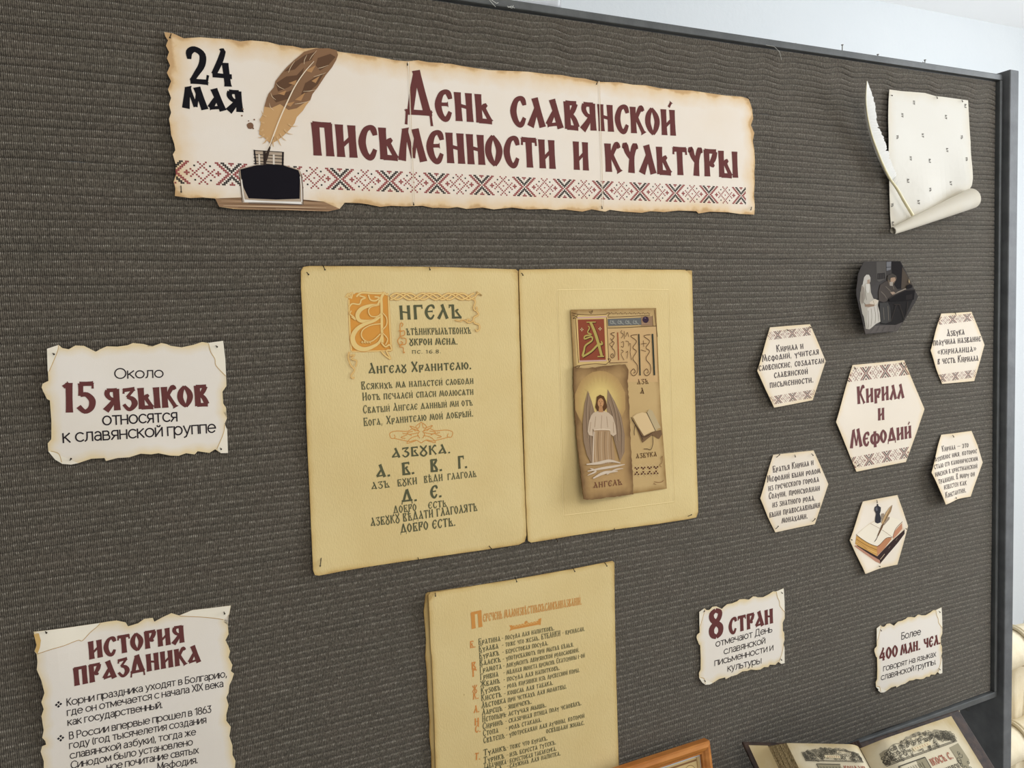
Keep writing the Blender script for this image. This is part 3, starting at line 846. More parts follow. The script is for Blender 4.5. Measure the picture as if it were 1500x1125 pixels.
# plank under the ink bottle
pr.poly((150, 120, 92), zA([(310, 850), (440, 845), (560, 842), (730, 855), (830, 866), (905, 900), (850, 912), (700, 907), (500, 904), (330, 890)]))
for yy, x0, x1, c in ((856, 330, 760, (96, 72, 54)), (868, 340, 820, (190, 160, 130)), (880, 330, 860, (104, 80, 62)), (890, 350, 840, (206, 180, 150)), (898, 420, 880, (92, 68, 52)), (874, 500, 700, (74, 54, 42)), (905, 600, 800, (180, 150, 120)), (862, 700, 830, (80, 60, 46))):
    pr.stroke(c, zA([(x0, yy - 6), ((x0 + x1) / 2, yy), (x1, yy + 5)]), 1.4, taper=[.3, 1, .2])
# ink bottle
pr.layer()
pr.poly((176, 158, 138), zA([(494, 618), (640, 628), (638, 690), (712, 712), (726, 738), (730, 880), (440, 870), (424, 712), (505, 688)]))
pr.poly((24, 22, 28), zA([(430, 712), (505, 692), (560, 688), (634, 692), (708, 716), (716, 740), (714, 852), (600, 856), (470, 850), (446, 800), (434, 750)]))
for yy in (622, 640, 655, 672, 684):
    pr.stroke((36, 32, 34), zA([(494, yy), (560, yy + 3), (638, yy + 8)]), 1.1)
pr.stroke((36, 32, 34), zA([(497, 618), (505, 690)]), 2.0, False); pr.stroke((36, 32, 34), zA([(634, 630), (632, 692)]), 2.4, False)
pr.stroke((60, 50, 46), zA([(545, 622), (548, 690)]), 4.0, False)
pr.stroke((216, 206, 192), zA([(520, 640), (522, 690)]), 2.2, False); pr.stroke((216, 206, 192), zA([(590, 640), (590, 688)]), 2.6, False)
pr.layer()
pr.stroke((226, 220, 210), zA([(436, 760), (444, 830), (452, 868)]), 1.6); pr.stroke((80, 70, 66), zA([(425, 714), (432, 790), (440, 870)]), .9)
pr.stroke((230, 226, 220), zA([(450, 862), (560, 866), (722, 872)]), 2.6, taper=[1.6, .8, 1.4]); pr.stroke((90, 84, 84), zA([(470, 872), (600, 876), (726, 880)]), .9)
pr.stroke((236, 230, 222), zA([(716, 745), (722, 800), (724, 868)]), 1.2); pr.stroke((70, 60, 60), zA([(722, 735), (729, 800), (730, 880)]), .8)
pr.stroke((190, 176, 160), zA([(432, 708), (505, 690), (520, 688)]), .9)
pr.build('ink_bottle_picture', 'picture of a black ink bottle on a plank')
pr = Print(ban, .0005)
Q_ = zA([(575, 590), (545, 560), (520, 545), (522, 520), (528, 495), (525, 470), (540, 445), (545, 410), (556, 372), (565, 350), (590, 320), (598, 290), (625, 255), (650, 225), (690, 188), (735, 150), (790, 134), (850, 133), (890, 143), (897, 165), (888, 190), (868, 225), (838, 262), (800, 320), (775, 352), (765, 380), (745, 405), (730, 430), (700, 462), (690, 490), (668, 520), (640, 548), (605, 575)])
pr.poly((196, 156, 108), Q_)
pr.layer()
pr.poly((134, 102, 76), zA([(545, 412), (556, 372), (565, 350), (590, 320), (598, 290), (625, 255), (650, 225), (690, 188), (735, 150), (790, 134), (850, 133), (890, 143), (897, 165), (888, 190), (868, 225), (838, 262), (800, 320), (775, 352), (765, 380), (740, 392), (700, 420), (660, 428), (620, 400), (580, 418)]))
for pts in ([(600, 300), (650, 268), (700, 262), (735, 225), (720, 280), (660, 320), (610, 340)], [(640, 245), (690, 200), (740, 165), (790, 150), (770, 190), (720, 205), (690, 235)],
            [(740, 300), (790, 270), (830, 250), (800, 305), (760, 340), (720, 355)], [(800, 180), (860, 160), (885, 175), (850, 215), (810, 240), (790, 215)], [(580, 360), (630, 350), (690, 330), (660, 375), (600, 392)]):
    pr.poly((98, 72, 54), zA(pts))
for pts in ([(660, 300), (700, 285), (690, 310)], [(740, 240), (790, 215), (770, 250)], [(610, 350), (650, 335), (640, 358)], [(770, 290), (810, 265), (790, 300)], [(690, 380), (740, 345), (720, 385)], [(640, 400), (690, 388), (670, 412)]):
    pr.poly((176, 134, 92), zA(pts))
pr.layer()
rq = random.Random(3)
for a, b_ in (((620, 540), (650, 575)), ((605, 555), (625, 600)), ((585, 570), (590, 605)), ((560, 560), (535, 590)), ((545, 545), (515, 560)), ((640, 520), (680, 545)), ((660, 495), (705, 505)), ((540, 520), (512, 525)), ((545, 490), (520, 470)), ((555, 460), (530, 430))):
    pr.stroke((206, 170, 124), zA([a, ((a[0] + b_[0]) / 2 + rq.uniform(-6, 6), (a[1] + b_[1]) / 2 + 6), b_]), 1.5, taper=[1.6, 1, .2])
for a, b_ in (((735, 210), (748, 165)), ((760, 190), (795, 145)), ((640, 330), (600, 300)), ((600, 380), (575, 345)), ((590, 430), (568, 395)), ((780, 270), (840, 250)), ((730, 340), (800, 330)), ((690, 400), (765, 385)), ((660, 250), (690, 195)), ((800, 230), (850, 215))):
    pr.stroke((222, 200, 168), zA([a, ((a[0] + b_[0]) / 2 - 5, (a[1] + b_[1]) / 2 + 3), b_]), .7, taper=[.5, 1, .3])
pr.layer()
pr.stroke((232, 216, 190), zA([(782, 196), (735, 250), (690, 318), (650, 400), (615, 480), (585, 560), (556, 640)]), 1.7, taper=[.4, .7, .9, 1, 1, 1.1, .8])
pr.stroke((120, 88, 64), zA([(590, 556), (570, 610), (560, 640)]), .8)
pr.poly((60, 48, 42), zA([(570, 600), (575, 608), (558, 668), (545, 688), (550, 640)]))
pr.build('quill_picture', 'picture of a brown quill feather')
pr = Print(ban, .0003)
for cx_, cy_, r_ in ((478, 503, 16), (438, 455, 4), (443, 424, 4), (492, 516, 4), (497, 474, 4), (470, 480, 3)):
    pr.poly((124, 92, 72), zA([(cx_ + r_ * math.cos(k * .7) * (1 + .15 * (k % 2)), cy_ + r_ * math.sin(k * .7)) for k in range(9)]))
pr.build('ink_spots')
for a, b_ in (((598, 91), (606, 298)), ((877, 119), (882.5, 303))):
    pr = Print(ban, .0007)
    pr.stroke((242, 232, 214), [a, b_], .9, False); pr.stroke((188, 158, 118), [(a[0] + 1, a[1]), (b_[0] + 1, b_[1])], .4, False)
    pr.build('paper_seam')

# ------------------------------------------------------------------ small printed notes with scroll corners
M_NOTE = paper_material('note_parchment_print', rgb(232, 225, 215), rgb(228, 208, 166), 0.010)
INK_DK = (46, 40, 44)
zN = zoomed(4.6875, 40, 480)
NOTE = [(135, 145), (215, 118), (240, 140), (285, 148), (330, 122), (390, 125), (430, 145), (470, 165), (500, 148), (545, 128), (620, 130), (690, 120), (725, 105), (795, 112), (800, 130), (860, 128), (920, 105), (955, 112), (985, 125), (1060, 135), (1140, 118), (1200, 98), (1240, 105), (1345, 90), (1360, 220), (1365, 330), (1368, 400), (1340, 440), (1345, 520), (1365, 550), (1345, 580), (1372, 620), (1355, 660), (1372, 700), (1378, 860), (1330, 862), (1290, 835), (1250, 860), (1170, 848), (1150, 870), (1090, 862), (1040, 880), (980, 878), (900, 862), (850, 870), (780, 865), (700, 890), (620, 895), (540, 915), (530, 895), (440, 900), (350, 930), (300, 940), (240, 935), (190, 905), (145, 850), (140, 795), (165, 765), (165, 640), (155, 500), (135, 490), (155, 470), (110, 440), (98, 410), (105, 385), (145, 365)]
NOTE_C = [(135, 118), (1352, 92), (1378, 860), (150, 935)]      # reference corners of the same print
CURLS = [  # printed rolled corners: pale flap, tan shade line
    ([(135, 145), (215, 118), (222, 130), (150, 300), (140, 300)], [(215, 120), (205, 170), (150, 300)]),
    ([(1240, 105), (1345, 90), (1360, 220), (1365, 330), (1300, 262), (1285, 215)], [(1245, 108), (1258, 165), (1288, 215), (1296, 262), (1362, 332)]),
    ([(1355, 660), (1372, 700), (1378, 860), (1330, 862), (1302, 832), (1340, 740)], [(1356, 665), (1345, 730), (1302, 832)]),
    ([(145, 850), (165, 845), (232, 880), (350, 930), (300, 940), (240, 935), (190, 905)], [(160, 848), (215, 865), (236, 925)]),
]
def perspective_map(src, dst):
    A = []; bb = []
    for (x, y), (u, v) in zip(src, dst):
        A.append([x, y, 1, 0, 0, 0, -u * x, -u * y]); bb.append(u)
        A.append([0, 0, 0, x, y, 1, -v * x, -v * y]); bb.append(v)
    hh = np.linalg.solve(np.array(A, float), np.array(bb, float))
    return lambda pts: [((hh[0] * x + hh[1] * y + hh[2]) / (hh[6] * x + hh[7] * y + 1), (hh[3] * x + hh[4] * y + hh[5]) / (hh[6] * x + hh[7] * y + 1)) for x, y in pts]
def scroll_note(mp, label, h=.0022, lifts=()):
    s = Sheet('paper_note', mp(NOTE), M_NOTE, h=h, step=.008, lifts=lifts, waves=[(.001, 14, 5, 1.0)])
    thing(s.o, label, 'note', 'parchment style notes')
    for flap, line in CURLS:
        p = Print(s)
        p.poly((238, 230, 212), mp(flap)); p.layer()
        p.stroke((198, 166, 108), mp(line), .9)
        p.build('rolled_corner_print')
    return s
s15 = scroll_note(zN, 'parchment note at left reading about 15 languages', lifts=[(70, 560, .004, .05), (200, 680, .003, .05)])
lt = Lettering(s15)
lt.sans('Около', (168.5, 554.5), (239, 552.5), 14.5, INK_DK, .115)
lt.ustav('15', (92.5, 604.5), (138, 603.5), 43.5, MAROON, .2)
lt.ustav('ЯЗЫКОВ', (152.5, 602), (306, 594), 31.5, MAROON, .22)
lt.sans('относятся', (151, 622.5), (259.5, 616.5), 17.5, INK_DK, .115)
lt.sans('к славянской группе', (93, 648), (315.5, 633), 17.5, INK_DK, .115)
lt.build('lettering')
z8 = perspective_map(NOTE_C, zoomed(3, 1000, 840)([(73, 158), (446, 66), (448, 394), (74, 494)]))
s8 = scroll_note(z8, 'parchment note reading 8 countries, below the hexagons')
z7 = zoomed(3, 1000, 840)
lt = Lettering(s8)
def zz(p): return z7([p])[0]
lt.ustav('8', zz((118, 288)), zz((180, 270)), 40, MAROON, .2)
lt.ustav('СТРАН', zz((203, 268)), zz((397, 218)), 22.5, MAROON, .22)
lt.sans('отмечают День', zz((146, 322)), zz((393, 256)), 9.6, INK_DK, .118)
lt.sans('славянской', zz((182, 355)), zz((362, 306)), 9.6, INK_DK, .118)
lt.sans('письменности и', zz((141, 405)), zz((397, 336)), 9.6, INK_DK, .118)
lt.sans('культуры', zz((198, 430)), zz((345, 394)), 9.6, INK_DK, .118)
lt.build('lettering')
z4 = perspective_map(NOTE_C, z7([(853, 232), (1139, 150), (1141, 438), (850, 528)]))
s4 = scroll_note(z4, 'parchment note reading 400 million speakers, near the right edge of the cloth')
lt = Lettering(s4)
lt.sans('Более', zz((962, 290)), zz((1045, 268)), 9.6, INK_DK, .118)
lt.ustav('400', zz((862, 386)), zz((945, 363)), 17, MAROON, .2)
lt.ustav('МЛН. ЧЕЛ.', zz((957, 360)), zz((1133, 309)), 14.5, MAROON, .215)
lt.sans('говорят на языках', zz((882, 429)), zz((1112, 364)), 8.6, INK_DK, .118)
lt.sans('славянской группы.', zz((872, 469)), zz((1112, 398)), 8.6, INK_DK, .118)
lt.build('lettering')

# history sheet (its lower part runs out of the frame)
zH = zoomed(4.4121, 30, 870)
HIST = [(85, 245), (200, 232), (350, 212), (515, 188), (560, 180), (620, 172), (680, 185), (695, 210), (760, 190), (800, 162), (855, 155), (865, 180), (920, 150), (975, 125), (1025, 140), (1110, 105), (1200, 95), (1290, 84), (1360, 75), (1350, 130), (1310, 180), (1340, 200), (1345, 260), (1325, 300), (1345, 340), (1355, 370), (1345, 410), (1370, 460), (1360, 500), (1380, 515), (1365, 560), (1350, 590), (1345, 640), (1330, 670), (1345, 720), (1330, 780), (1330, 820), (1360, 860), (1350, 920), (1370, 980), (1370, 1040), (1390, 1080), (1385, 1130), (1395, 1180), (1380, 1240), (1400, 1310), (1390, 1380), (1405, 1450), (1250, 1500), (1100, 1520), (900, 1580), (700, 1600), (500, 1660), (300, 1690), (160, 1740), (150, 1650), (165, 1560), (140, 1480), (155, 1400), (135, 1320), (150, 1250), (130, 1190), (150, 1140), (150, 1080), (130, 1020), (140, 985), (165, 975), (160, 950), (140, 930), (150, 880), (160, 850), (135, 790), (150, 745), (135, 700), (155, 640), (135, 560), (105, 490), (110, 440), (105, 390), (90, 370), (105, 330), (95, 290)]
sH = Sheet('paper_note', zH(HIST), M_NOTE, h=.0024, step=.010, lifts=[(60, 1000, .005, .06), (70, 940, .003, .03), (333, 1060, .003, .05)], waves=[(.001, 11, 4, 0)])
thing(sH.o, 'tall parchment note at lower left with holiday history and two bullet points', 'note', 'parchment style notes')
p = Print(sH)
p.poly((238, 230, 212), zH([(92, 246), (200, 232), (350, 212), (515, 188), (495, 210), (450, 250), (400, 302), (370, 300), (280, 335), (200, 358), (108, 388), (130, 330), (120, 255)]))
p2 = Print(sH)
p2.poly((238, 230, 212), zH([(1028, 140), (1110, 105), (1200, 95), (1290, 84), (1358, 77), (1345, 130), (1312, 165), (1180, 150)]))
p.layer()
p.poly((212, 176, 112), zH([(86, 262), (118, 254), (132, 300), (126, 345), (110, 388), (94, 370), (104, 330), (94, 290)]))
p.layer()
p.stroke((190, 154, 96), zH([(515, 190), (495, 212), (450, 250), (400, 302), (370, 300), (280, 335), (200, 358), (108, 388)]), .9)
p2.layer()
p2.stroke((190, 154, 96), zH([(1028, 142), (1100, 146), (1180, 150), (1260, 158), (1312, 166)]), .9)
p2.build('rolled_corner_print')
p.build('rolled_corner_print')
lt = Lettering(sH)
def hh_(p): return zH([p])[0]
lt.ustav('ИСТОРИЯ', hh_((443, 425)), hh_((1060, 312)), 26.5, MAROON, .22)
lt.ustav('ПРАЗДНИКА', hh_((347, 596)), hh_((1163, 440)), 26.5, MAROON, .22)
lt.build('heading', 'dark red heading in Slavonic lettering')
lt = Lettering(sH)
for t, a, b_ in (('Корни праздника уходят в Болгарию,', (302, 722), (1332, 535)), ('где он отмечается с начала XIX века', (304, 786), (1310, 598)), ('как государственный.', (308, 850), (915, 735)),
                 ('В России впервые прошел в 1863', (318, 938), (1232, 765)), ('году (год тысячелетия создания', (318, 1000), (1200, 832)), ('славянской азбуки), тогда же', (322, 1065), (1132, 910)),
                 ('Синодом было установлено', (328, 1128), (1112, 975)), ('ное почитание святых', (560, 1140), (1150, 1028)), ('Мефодия.', (888, 1138), (1142, 1092))):
    lt.sans(t, hh_(a), hh_(b_), 10.2, INK_DK, .115)
lt.build('lettering')
for bx, by in ((246, 714), (260, 932)):
    p = Print(sH)
    for dx, dy in ((0, -13), (0, 13), (-14, 3), (14, -3)):
        p.poly((44, 40, 44), zH([(bx + dx - 10, by + dy + 2), (bx + dx, by + dy - 9), (bx + dx + 10, by + dy - 2), (bx + dx, by + dy + 9)]))
    p.build('bullet_mark')

# ------------------------------------------------------------------ old book sheets
def old_paper(name, base, aged, stain):
    mt = paper_material(name, base, aged, 0.007, mott=.75, burn=stain)
    v = coords(mt, (1, 1, .35)); g = noise(mt, 640, 3, v); v2 = coords(mt); g2 = noise(mt, 26, 4, v2)
    sp = N(mt, 'ShaderNodeTexVoronoi'); sp.inputs['Scale'].default_value = 48; L(mt, v2, sp.inputs['Vector'])
    c_old = bsdf(mt).inputs['Base Color'].links[0].from_socket
    r = ramp(mt, [(0.0, (1, 1, 1, 1)), (0.035, (1, 1, 1, 1)), (0.06, (0, 0, 0, 1))]); L(mt, sp.outputs['Distance'], r.inputs['Fac'])
    rs = ramp(mt, [(0.55, (0, 0, 0, 1)), (0.72, (.7, .7, .7, 1))]); L(mt, g2.outputs['Fac'], rs.inputs['Fac'])
    c = mix(mt, math_node(mt, 'MULTIPLY', r.outputs['Color'], rs.outputs['Color']), c_old, stain)
    L(mt, c, bsdf(mt).inputs['Base Color'])
    h = math_node(mt, 'ADD', g.outputs['Fac'], math_node(mt, 'MULTIPLY', g2.outputs['Fac'], .4))
    bump(mt, h, 0.45, 0.0010)
    return mt
M_OLD = old_paper('aged_laid_paper', rgb(221, 199, 144), rgb(204, 174, 112), rgb(172, 138, 86))
GREEN = (92, 92, 68); ORANGE = (214, 150, 70); ORANGE_D = (206, 144, 76); CREAM = (228, 198, 130)
zL_ = zoomed(2.2947, 420, 370)
left_out = zL_([(48, 62), (56, 48), (75, 45), (300, 46), (500, 48), (700, 54), (770, 56), (777, 62), (783, 300), (792, 600), (800, 800), (806, 950), (800, 972), (780, 982), (640, 1003), (450, 1030), (300, 1052), (180, 1072), (108, 1086), (95, 1084), (89, 1068), (84, 960), (78, 820), (74, 740), (70, 660), (66, 560), (64, 450), (60, 360), (56, 270), (52, 190), (48, 120)])
left = Sheet('book_sheet', left_out, M_OLD, h=.0026, thick=.0022, step=.012, lifts=[(461, 842, .004, .05), (441, 600, .004, .08), (770, 790, .003, .06)], waves=[(.0012, 8, 3, 2)])
thing(left.o, 'yellowed old book sheet with orange initial and green Slavonic verses', 'book sheet', 'yellowed old book sheets')
lt = Lettering(left)
def zl(p): return zL_([p])[0]
for row_ in (('НГЕЛЪ', (377, 226), (588, 221), 21, .17, 1), ('ЪТѢНИКРЫЛЪТВОИХЪ', (402, 278), (620, 273), 10, .15, .9), ('ꙊКРОИ МЕНѦ.', (412, 312), (575, 309), 9.6, .16, .9),
                           ('ПС. 16.8.', (420, 340), (520, 338), 5, .17, 1), ('Ангелꙋ Хранителю.', (274, 408), (622, 392), 15.5, .14, .72), ('Всякихъ мѧ напастей слободи', (250, 461), (628, 441), 12, .13, .74),
                           ('Иотъ печалей спаси молюсѧти', (254, 498), (628, 478), 12, .13, .74), ('Свѧтый Ангеле данный ми отъ', (256, 541), (625, 514), 12, .13, .74), ('Бога, Хранителю мой добрый.', (258, 584), (628, 551), 12.5, .13, .74),
                           None, ('АЗБꙊКА.', (352, 691), (552, 674), 14, .18, 1), ('А.', (300, 757), (350, 752), 18.5, .18, 1), ('Б.', (387, 749), (431, 744), 18.5, .18, 1), ('В.', (482, 738), (524, 734), 18.5, .18, 1), ('Г.', (575, 727), (608, 724), 18.5, .18, 1),
                           ('АЗЪ', (284, 797), (346, 789), 10.5, .14, 1), ('БꙊКИ', (372, 787), (439, 778), 10.5, .14, 1), ('ВѢДИ', (461, 775), (525, 767), 10.5, .14, 1), ('ГЛАГОЛЬ', (540, 765), (638, 754), 9.5, .14, 1),
                           ('Д.', (385, 841), (440, 835), 18, .18, 1), ('Е.', (482, 826), (522, 822), 18, .18, 1), ('ДОБРО', (358, 878), (437, 868), 11, .14, 1), ('ЕСТЬ', (475, 862), (538, 854), 10, .14, 1),
                           ('АЗБꙊКꙊ ВѢДАТИ ГЛАГОЛЯТЪ', (282, 921), (641, 868), 12.5, .15, 1), ('ДОБРО ЕСТЬ.', (382, 944), (568, 918), 13, .15, 1)):
    if row_ is None:
        lt.build('verse_lettering', 'dark green Slavonic verses'); lt = Lettering(left); continue
    t, a, b_, h, w, sm = row_
    lt.ustav(t, zl(a), zl(b_), h, GREEN, w, sm)
lt.build('alphabet_lettering', 'large dark green alphabet lines')
z3 = zoomed(6.8182, 500, 420)
pr = Print(left)
pr.poly(ORANGE, z3([(70, 108), (150, 60), (400, 62), (474, 98), (498, 640), (102, 650), (88, 400)]))
pr.layer()
def outlined(pts, w, taper=None, c0=ORANGE_D, c1=CREAM):
    pr.stroke(c0, z3(pts), w + .9, taper=taper); pr.layer(); pr.stroke(c1, z3(pts), w, taper=taper)
outlined([(40, 108), (70, 70), (95, 110), (60, 96), (110, 60), (100, 120)], 1.6)
outlined([(75, 130), (80, 300), (88, 480), (100, 640)], 2.0)
outlined([(100, 645), (250, 645), (400, 640), (500, 640)], 1.6)
outlined([(470, 100), (478, 300), (490, 500), (500, 640)], 2.0)
outlined([(150, 100), (200, 62), (300, 66), (380, 68), (430, 60)], 2.4)
outlined([(80, 200), (110, 170), (180, 175), (200, 130), (240, 110), (180, 90)], 2.0)
outlined([(270, 80), (290, 130), (340, 140), (380, 110), (330, 100)], 2.0)
outlined([(430, 60), (400, 110), (402, 200), (404, 400), (410, 560)], 3.6)
outlined([(430, 60), (450, 80), (470, 70)], 2.0)
outlined([(380, 130), (360, 180), (280, 190), (200, 222), (160, 280), (180, 335), (250, 345), (330, 330), (390, 270)], 4.2, [.5, .8, 1, 1.3, 1.4, 1.2, 1, .7, .4])
outlined([(390, 300), (330, 340), (230, 375), (150, 430), (112, 510), (140, 590), (220, 625), (310, 600), (380, 550), (410, 460)], 4.8, [.4, .7, 1, 1.2, 1.4, 1.5, 1.3, 1, .7, .4])
outlined([(380, 180), (300, 200), (270, 240), (290, 290), (340, 300), (390, 280)], 1.4)
outlined([(390, 370), (290, 385), (215, 430), (200, 490), (240, 540), (310, 540), (390, 470)], 1.5)
outlined([(100, 240), (85, 270), (120, 300), (140, 330), (100, 300)], 1.6)
outlined([(400, 560), (440, 600), (480, 580), (500, 630), (450, 640), (490, 720), (420, 670), (400, 640)], 2.0)
outlined([(410, 260), (450, 310), (450, 380), (410, 430)], 1.4); outlined([(410, 460), (460, 520), (440, 580)], 1.4)
for cx_ in (200, 225, 250, 275):
    outlined([(cx_, 560), (cx_ + 8, 545), (cx_ + 14, 566)], 1.2)
# plait along the top
for ph in (0, math.pi / 2, math.pi):
    outlined([(486 + k * 20.0, 98 + 30 * math.sin(ph + k * 20.0 / 130 * math.pi)) for k in range(43)], 1.9)
outlined([(1330, 110), (1360, 70), (1400, 90), (1345, 50), (1365, 66)], 1.3)
outlined([(1326, 120), (1334, 160), (1318, 210), (1334, 238), (1352, 222), (1344, 200)], 1.4)
outlined([(1345, 240), (1366, 280), (1320, 310), (1326, 360), (1370, 380), (1376, 420), (1352, 444), (1340, 424)], 1.5)
outlined([(1316, 340), (1280, 358), (1250, 350), (1262, 326), (1280, 334)], 1.2); outlined([(1250, 345), (1210, 330), (1190, 345), (1130, 332)], .8)
# small initial, tail and head piece
pr.layer()
for pts in ([(600, 400), (612, 372), (592, 362), (584, 392), (586, 500)], [(586, 450), (624, 440), (628, 480), (586, 500), (560, 540), (580, 580), (610, 560), (590, 545)], [(590, 510), (640, 520), (640, 570), (600, 580), (580, 600), (614, 610), (618, 660), (632, 650)], [(570, 440), (606, 442)]):
    pr.stroke(ORANGE_D, z3(pts), 1.3)
outlined([(80, 650), (66, 700), (90, 780), (130, 830), (95, 890), (115, 915), (126, 900)], 1.3); outlined([(80, 690), (130, 680), (100, 720), (150, 740), (140, 800)], 1.2)
pr.build('initial_ornament', 'orange interlace initial and border')
pr = Print(left)
hp = zoomed(2.2947, 420, 370)
def orn(pts, w=.9): pr.stroke(ORANGE_D, hp(pts), w)
for sgn in (-1, 1):
    f_ = lambda pts: [(452 + sgn * (x - 452), y - sgn * (x - 452) * .02) for x, y in pts]
    for pts in ([(452, 570), (470, 585), (460, 600), (480, 592), (500, 600), (535, 598), (557, 605), (553, 622), (540, 620), (543, 610)], [(452, 640), (470, 630), (490, 634), (520, 628), (545, 622)], [(462, 605), (490, 610), (515, 606)], [(460, 615), (485, 622), (500, 640), (470, 632)],
                [(456, 600), (464, 612), (456, 624)], [(500, 612), (520, 620), (505, 624)], [(456, 575), (462, 590), (490, 582), (470, 600)], [(480, 600), (500, 605), (484, 614)]):
        orn(f_(pts), 1.1)
pr.build('wing_ornament', 'orange winged headpiece')

zR_ = zoomed(2.5, 740, 370)
right_out = zR_([(50, 70), (53, 62), (200, 60), (400, 60), (560, 62), (655, 63), (684, 66), (690, 300), (697, 600), (704, 850), (707, 950), (700, 970), (672, 976), (550, 995), (400, 1014), (250, 1036), (170, 1050), (95, 1062), (84, 1056), (80, 1000), (72, 800), (65, 560), (58, 320)])
right = Sheet('book_sheet', right_out, M_OLD, h=.0030, thick=.0022, step=.012, lifts=[(1018, 757, .003, .05), (778, 792, .002, .05)], waves=[(.0010, 7, 4, 4)])
thing(right.o, 'yellowed old book sheet carrying the pasted angel picture', 'book sheet', 'yellowed old book sheets')
pr = Print(right)
for a, b_ in (((190, 137), (402, 133)), ((402, 133), (597, 136)), ((597, 136), (618, 912)), ((618, 912), (420, 938)), ((420, 938), (214, 962)), ((190, 137), (214, 962))):
    pr.stroke((244, 224, 170), zR_([a, b_]), .7, False); pr.stroke((206, 180, 122), zR_([(a[0] + 2, a[1] + 2), (b_[0] + 2, b_[1] + 2)]), .6, False)  # pale and darker strokes draw the pressed line's light and shade
pr.build('plate_line_shading', 'faint pressed rectangle around the picture, its light and shade drawn in')

M_CARD = paper_material('tan_picture_card', rgb(196, 166, 114), rgb(150, 118, 70), .010, .5)
zC = zoomed(9.375, 820, 440)
card = Sheet('alphabet_picture', zR_([(240, 209), (400, 206), (553, 203), (562, 420), (572, 600), (583, 740), (592, 864), (540, 872), (470, 882), (380, 890), (296, 896), (290, 860), (258, 560)]), M_CARD, h=.0060, thick=.0006, step=.012)
thing(card.o, 'narrow tan illuminated letter picture partly behind the angel card', 'picture')
pr = Print(card)
DKB = (88, 62, 42)
pr.poly((200, 166, 118), zC([(655, 400), (1320, 360), (1345, 1120), (930, 1120), (930, 880), (660, 850)]))
pr.poly((206, 176, 116), zC([(200, 205), (650, 195), (665, 870), (230, 890)])); pr.layer()
pr.poly((140, 72, 52), zC([(246, 265), (606, 255), (630, 815), (272, 825)])); pr.layer()
pr.stroke((196, 160, 150), zC([(240, 240), (640, 225)]), 2.0, False); pr.stroke((196, 160, 150), zC([(262, 835), (640, 825)]), 2.0, False); pr.stroke((220, 184, 124), zC([(622, 245), (648, 830)]), 1.4, False); pr.stroke((220, 184, 124), zC([(230, 250), (258, 840)]), 1.4, False)
for pts in ([(160, 170), (250, 190), (430, 200), (640, 190)], [(190, 920), (300, 890), (480, 870), (640, 880)], [(640, 180), (680, 170), (660, 220)], [(400, 150), (430, 180), (450, 140), (420, 160)], [(640, 230), (655, 500), (672, 820)], [(215, 240), (238, 600), (258, 860)], [(660, 230), (900, 222), (1240, 205)], [(660, 380), (900, 372), (1330, 352)], [(1270, 210), (1280, 350)], [(1300, 130), (1340, 500)], [(680, 860), (930, 850)], [(640, 870), (700, 820), (660, 800), (690, 850)], [(170, 200), (240, 230), (180, 250), (250, 200)], [(190, 940), (240, 900), (270, 910), (210, 950)]):
    pr.stroke(DKB, zC(pts), .8)
for k in range(9):
    x0 = 690 + k * 62
    pr.stroke((110, 84, 60), zC([(x0, 190), (x0 + 20, 165), (x0 + 40, 190), (x0 + 52, 172)]), .6)
pr.layer()
SH = (84, 46, 34); GOLD = (178, 160, 88)
for off, c, wd in ((10, SH, 1.0), (0, GOLD, 1.0)):
    pr.stroke(c, zC([(420 + off, 300), (480 + off, 440), (530 + off, 600), (575 + off, 770)]), 4.6 * wd, taper=[.9, 1, 1, .9])
    pr.stroke(c, zC([(365 + off, 300 + off), (490 + off, 298 + off)]), 1.4, False); pr.stroke(c, zC([(515 + off, 772 + off), (605 + off, 768 + off)]), 1.6, False)
    pr.stroke(c, zC([(310 + off, 765 + off), (330 + off, 690 + off), (350 + off, 620 + off), (440 + off, 550 + off), (430 + off, 500 + off), (340 + off, 530 + off), (345 + off, 490 + off), (430 + off, 470 + off), (380 + off, 440 + off), (405 + off, 380 + off), (385 + off, 350 + off)]), 2.6, taper=[1.4, 1.2, 1, .9, .9, .8, .8, .8, .7, .7, .5])
    pr.stroke(c, zC([(310 + off, 775 + off), (430 + off, 700 + off), (520 + off, 610 + off), (580 + off, 600 + off), (565 + off, 560 + off)]), 2.6, taper=[1, 1.1, 1.2, 1, .6])
    pr.layer()
for cx_, cy_ in ((300, 400), (550, 390)):
    for dx, dy in ((0, -24), (0, 24), (-22, 0), (22, 0)):
        pr.stroke((214, 196, 150), zC([(cx_ + dx * .3, cy_ + dy * .3), (cx_ + dx, cy_ + dy)]), 1.2, False)
pr.poly((104, 104, 102), zC([(656, 256), (1112, 238), (1118, 335), (664, 352)])); pr.poly((150, 120, 92), zC([(1115, 225), (1265, 218), (1270, 345), (1118, 350)])); pr.layer()
for k in range(4):
    x0 = 700 + k * 105
    pr.stroke((160, 160, 150), zC([(x0, 270), (x0 - 10, 310), (x0 + 30, 318), (x0 + 34, 284), (x0 + 14, 290), (x0 + 70, 330)]), .9)
pr.poly((58, 42, 58), zC([(1175 + 44 * math.cos(k * .52), 265 + 46 * math.sin(k * .52)) for k in range(12)])); pr.layer()
pr.stroke((150, 130, 150), zC([(1160, 240), (1178, 246)]), .8, False); pr.stroke((170, 140, 120), zC([(1120, 320), (1230, 318)]), .6, False)
